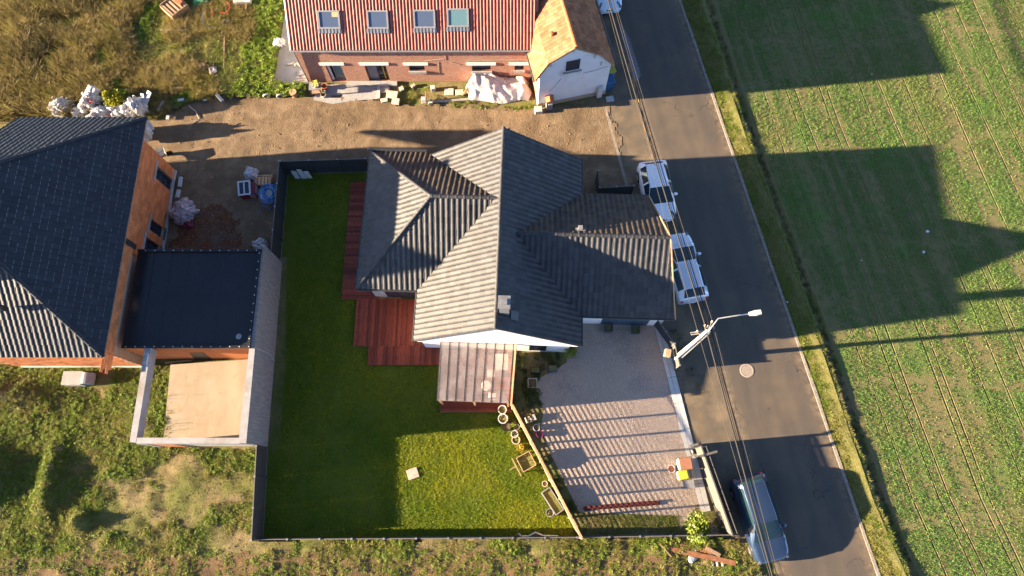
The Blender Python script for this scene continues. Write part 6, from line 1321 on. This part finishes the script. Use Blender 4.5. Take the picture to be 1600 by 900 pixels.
shrub('golden_bush', 'golden yellow bush beside the pallet and white bags', 'bush', 192, 163, .75, 1.5, 'gold_leaf', 1300, .14, 9)
# ---- meadow: crate, hoses, poles
t = item('wooden_crate', 'open wooden crate with planks at the top of the meadow', 'crate', 278, 18, -.75)
for k in range(5): mb = MB(); mb.box(0, -.55+.27*k, .62, 1.3, .16, .04, 0, .1); obj('slat', mb, M['wood'], t, False)
for s in (-1, 1): mb = MB(); mb.box(s*.68, 0, .45, .05, 1.3, .5); obj('side', mb, M['wood'], t, False); mb = MB(); mb.box(0, s*.68, .4, 1.3, .05, .5); obj('end', mb, M['pale_wood'], t, False)
for a, b in ((-.6, -.6), (.6, -.6), (.6, .6), (-.6, .6)): mb = MB(); mb.box(a, b, .3, .09, .09, .6); obj('leg', mb, M['wood'], t, False)
mb = MB(); mb.box(.1, .4, .72, .5, .3, .12, .3); obj('brick_load', mb, M['terracotta'], t, False)
tubes('water_hose', 'blue hose lying in a wide arc in the dry meadow', 'hose', [P(322, 14, .3), P(316, 24, .3), P(317, 34, .3), P(325, 42, .3), P(336, 43, .3), P(347, 36, .3), P(354, 30, .3)], .045, 'blue_hose', n=6)
tubes('red_hose', 'red hose curve right of the blue hose arc', 'hose', [P(344, 19, .35), P(352, 21, .4), P(358, 15, .4), P(359, 8, .4), P(355, 3, .35)], .05, 'red_hose', n=6)
tubes('red_pipe', 'short red pipe piece inside the blue hose arc', 'pipe', [P(330, 12, .35), P(332, 20, .4), P(331, 27, .3)], .05, 'red_hose', n=6)
single('green_netting', blob(63, .6, .45, .3, 3, .4, 3), M['green_hose'], 'dark green netting heap above the blue hose arc', 'netting', P(318, 5, .05), .2, smooth=False)
tubes('metal_pipe', 'thin grey pipe lying across the dry meadow', 'pipe', [P(250, 47, .35), P(291, 46.5, .35)], .035, 'grey_pipe', n=6)
tubes('long_pole', 'long weathered pole lying north to south in the meadow', 'pole', [P(355, 31, .35), P(351, 60, .35), P(350, 105, .3), P(350, 127, .25)], .05, 'wood', n=6)
for px, py, lab in ((321, 107, 'dark rusty box in the meadow beside the long pole'), (335, 114, 'blue black crumpled sack in the meadow beside the long pole')): single('dark_scrap', blob(int(px), .3, .34, .25, 2, .35, 3), M['film'] if px > 330 else M['bark'], lab, 'scrap', P(px, py, .1), .2, smooth=False)
t = item('white_trough', 'white trough with bare stakes at the top of the green weeds', 'trough', 382, 6, .05); mb = MB(); mb.box(0, 0, .35, 1.2, .5, .3); obj('tub', mb, M['pale_concrete'], t, False, bevel=.03)
for x_ in (-.45, .25): mb = MB(); mb.box(x_, -.5, .3, .09, .5, .1); obj('stake', mb, M['pale_wood'], t, False)
bag('crumpled white sack on the pale garden path', 437, 70, 71, (.4, .34, .25), flaps=False, group=None)
for k in range(5):
    bx('brick', ('flat', 'tilted', 'leaning', 'chipped', 'outer')[k]+' pale brick of the small heap on the garden path', 'brick', 452+4.5*k, 101-2*(k % 2)+k*.6, .22, .11, .08, 'stone', .7*k, 'brick heap on the path', z=.03)
bx('glass_sheet', 'greenish glass sheet leaning by the farmhouse corner', 'glass sheet', 470, 114, .5, .35, .04, 'bin_grey', .1, z=.06)
# ---- in front of the brick house
mb = MB(); mb.slab([p for p in G((496, 133), (590, 132), (592, 155), (555, 158), (520, 163), (490, 157), z=.03)][::-1], (0, 0, .06)); o = struct('doorstep_slab', mb, M['concrete'])
mb = MB(); mb.slab([p for p in G((590, 132), (595, 132), (594, 155), (589, 156), z=.03)][::-1], (0, 0, .14)); struct('slab_edge', mb, M['grey_render'])
t = item('garden_stand', 'dark stand carrying a pot of yellow flowers by the farmhouse corner', 'stand', 497, 146, .05)
mb = MB(); mb.box(0, 0, .82, .75, .55, .06); obj('top', mb, M['bin_grey'], t, False)
for a, b in ((-.33, -.24), (.33, -.24), (.33, .24), (-.33, .24)): mb = MB(); mb.box(a, b, .4, .06, .06, .8); obj('leg', mb, M['bark'], t, False)
mb = MB(); mb.box(0, 0, .3, .68, .48, .03); obj('shelf', mb, M['wood'], t, False)
p = P(491, 127, 1.0); t = thing('flower_pot', 'grey pot of yellow flowers on the dark stand', 'plant pot', (p.x+.1, P(497, 146).y+.02, .855)); mb = MB(); mb.lathe([(.18, 0), (.24, .22), (.2, .22)], n=14); obj('pot', mb, M['pale_concrete'], t, False); q = leafy(60, .26, .12, .28, 3); q.xf(Matrix.Translation((0, 0, .18))); obj('flowers', q, M['yellow'], t, False)
pot('terracotta pot beside the dark stand on the concrete slab', 509, 139, .2, .34, 'terracotta', group='pots by the farmhouse door'); pot('pinkish white pot by the foot of the dark stand', 507, 152, .17, .3, 'stone', group='pots by the farmhouse door')
for px, py, sx_, sy_, sz_, rz, lab in ((602, 140, .6, .5, .08, .1, 'cracked pale slab right of the doorstep'), (613, 149, .75, .55, .14, -.1, 'thick grey paving slab in the rubble'), (619, 160, .5, .4, .22, -.15, 'grey stone block at the edge of the dirt'), (628, 140, .3, .3, .16, .4, 'rough stone by the farmhouse wall'), (601, 158, .45, .3, .15, .2, 'rounded stone at the edge of the dirt track'), (702, 144, .6, .5, .1, .0, 'tan paving slab left of the white tarpaulin'), (718, 145, .55, .45, .08, .1, 'second tan slab touching the planks'), (677, 140, .3, .3, .3, .2, 'small stone post among wallside weeds'), (663, 160, .3, .25, .5, 0, 'pinkish white block standing at the dirt edge'), (673, 162, .3, .2, .25, .1, 'brown brick block beside the pinkish one'), (646, 135, .3, .2, .15, .6, 'broken stone against the wall')):
    bx('rubble_stone', lab, 'stone', px, py, sx_, sy_, sz_, 'stone' if sz_ < .3 else 'pale_concrete', rz, 'stones in front of the farmhouse', z=.02, bevel=.02)
tubes('pink_stake', 'thin pinkish stake behind the standing block', 'stake', [P(665, 142, 1.0), P(666, 156, .1)], .035, 'terracotta', n=6)
for k in range(3): tubes('plank', ('inner', 'middle', 'outer')[k]+' thin plank leaning towards the white tarpaulin', 'plank', [P(722+3*k, 149-k, .1), P(732+2*k, 134-2*k, .7)], .04, 'pale_wood', 'planks by the tarpaulin', 4)
mb = MB(); mb.bar(P(664, 160, .06), P(742, 155, .06), .16, .14); tag(obj('kerb_stone', mb, M['concrete']), 'long low kerb stone below the wallside weeds', 'kerb stone')
for px, py, lab in ((418, 153, 'grey ring half buried in weeds, left of two'), (439, 153, 'pale ring half buried in weeds, right of two')): mb = MB(); mb.tube([(.2*math.cos(a), .05*math.sin(a)*0, .2+.2*math.sin(a)) for a in [2*PI*k/14 for k in range(15)]], .05, 6); single('drain_ring', mb, M['grey_pipe'], lab, 'pipe ring', P(px, py, .05), .1, 'pipe rings in the weeds')
mb = MB(); mb.lathe([(.24, 0), (.2, .25), (.24, .5)], n=12); single('log', mb, M['pale_wood'], 'pale cut log standing at the weed edge', 'log', P(461, 150), .3)
# tarpaulin over a stack
cor = [P(733, 126, .9), P(806, 113, 1.35), P(830, 118, 1.2), P(832, 148, .15), P(800, 150, .1), P(765, 158, .08), P(745, 158, .08), P(730, 143, .2)]
x0, x1, y0, y1 = -3.25, .95, 25.35, 26.75; nx, ny = 44, 18; mb = MB(); vs = []
for i in range(nx+1):
    for j in range(ny+1):
        u, v = i/nx, j/ny; x = x0+(x1-x0)*u+.1*math.sin(v*7+u*5); y = y0+(y1-y0)*v+.09*math.sin(u*9)*(1-v)-.25*(1-v)*math.sin(u*PI)*.4
        prof = min(1, v*1.9)**.6; z = (.95+.25*math.sin(u*5+1))*prof*min(1, (min(u, 1-u)*9+.15))
        z += .2*(float(vnoise(np.array([x*1.0+y*1.6]), np.array([y*.8-x*.3]), .33, 77)[0])-.5)+.13*(float(vnoise(np.array([x*2+y]), np.array([y*1.5]), .3, 78)[0])-.5)
        vs.append((x, y, max(.03, z)))
mb.add(vs, [(i*(ny+1)+j, (i+1)*(ny+1)+j, (i+1)*(ny+1)+j+1, i*(ny+1)+j+1) for i in range(nx) for j in range(ny)])
tp_ = tag(obj('tarpaulin', mb, M['tarp'], smooth=True, auto=28), 'large crumpled white tarpaulin over a stack by the farmhouse wall', 'tarpaulin')
# bins between the cottage and the road
wheelie('blue wheelie bin in the shade behind the white cottage corner', 950, 137, .3, 'bin_blue', 'bin_blue', 1.0, 'bins beside the cottage'); wheelie('bin with a yellow green lid in the shade beside the cottage', 951, 121, .3, 'bin_grey', 'yellow', 1.0, 'bins beside the cottage')
# litter in the field
for k, (px, py, s_) in enumerate(((1449, 362, .12), (1443, 394, .1), (1346, 407, .05), (1230, 472, .06), (1362, 116, .05))): single('litter', blob(80+k, s_, s_*.7, s_*.4, 2, .3, 3), M['plastic_white'], ('largest white litter scrap on the shaded field', 'thin pale litter scrap just below the largest one', 'tiny white speck on the shaded field middle', 'tiny pale speck near the ditch', 'tiny white speck in the upper field shade')[k], 'litter', P(px, py, .06), .8*k, 'litter on the field')
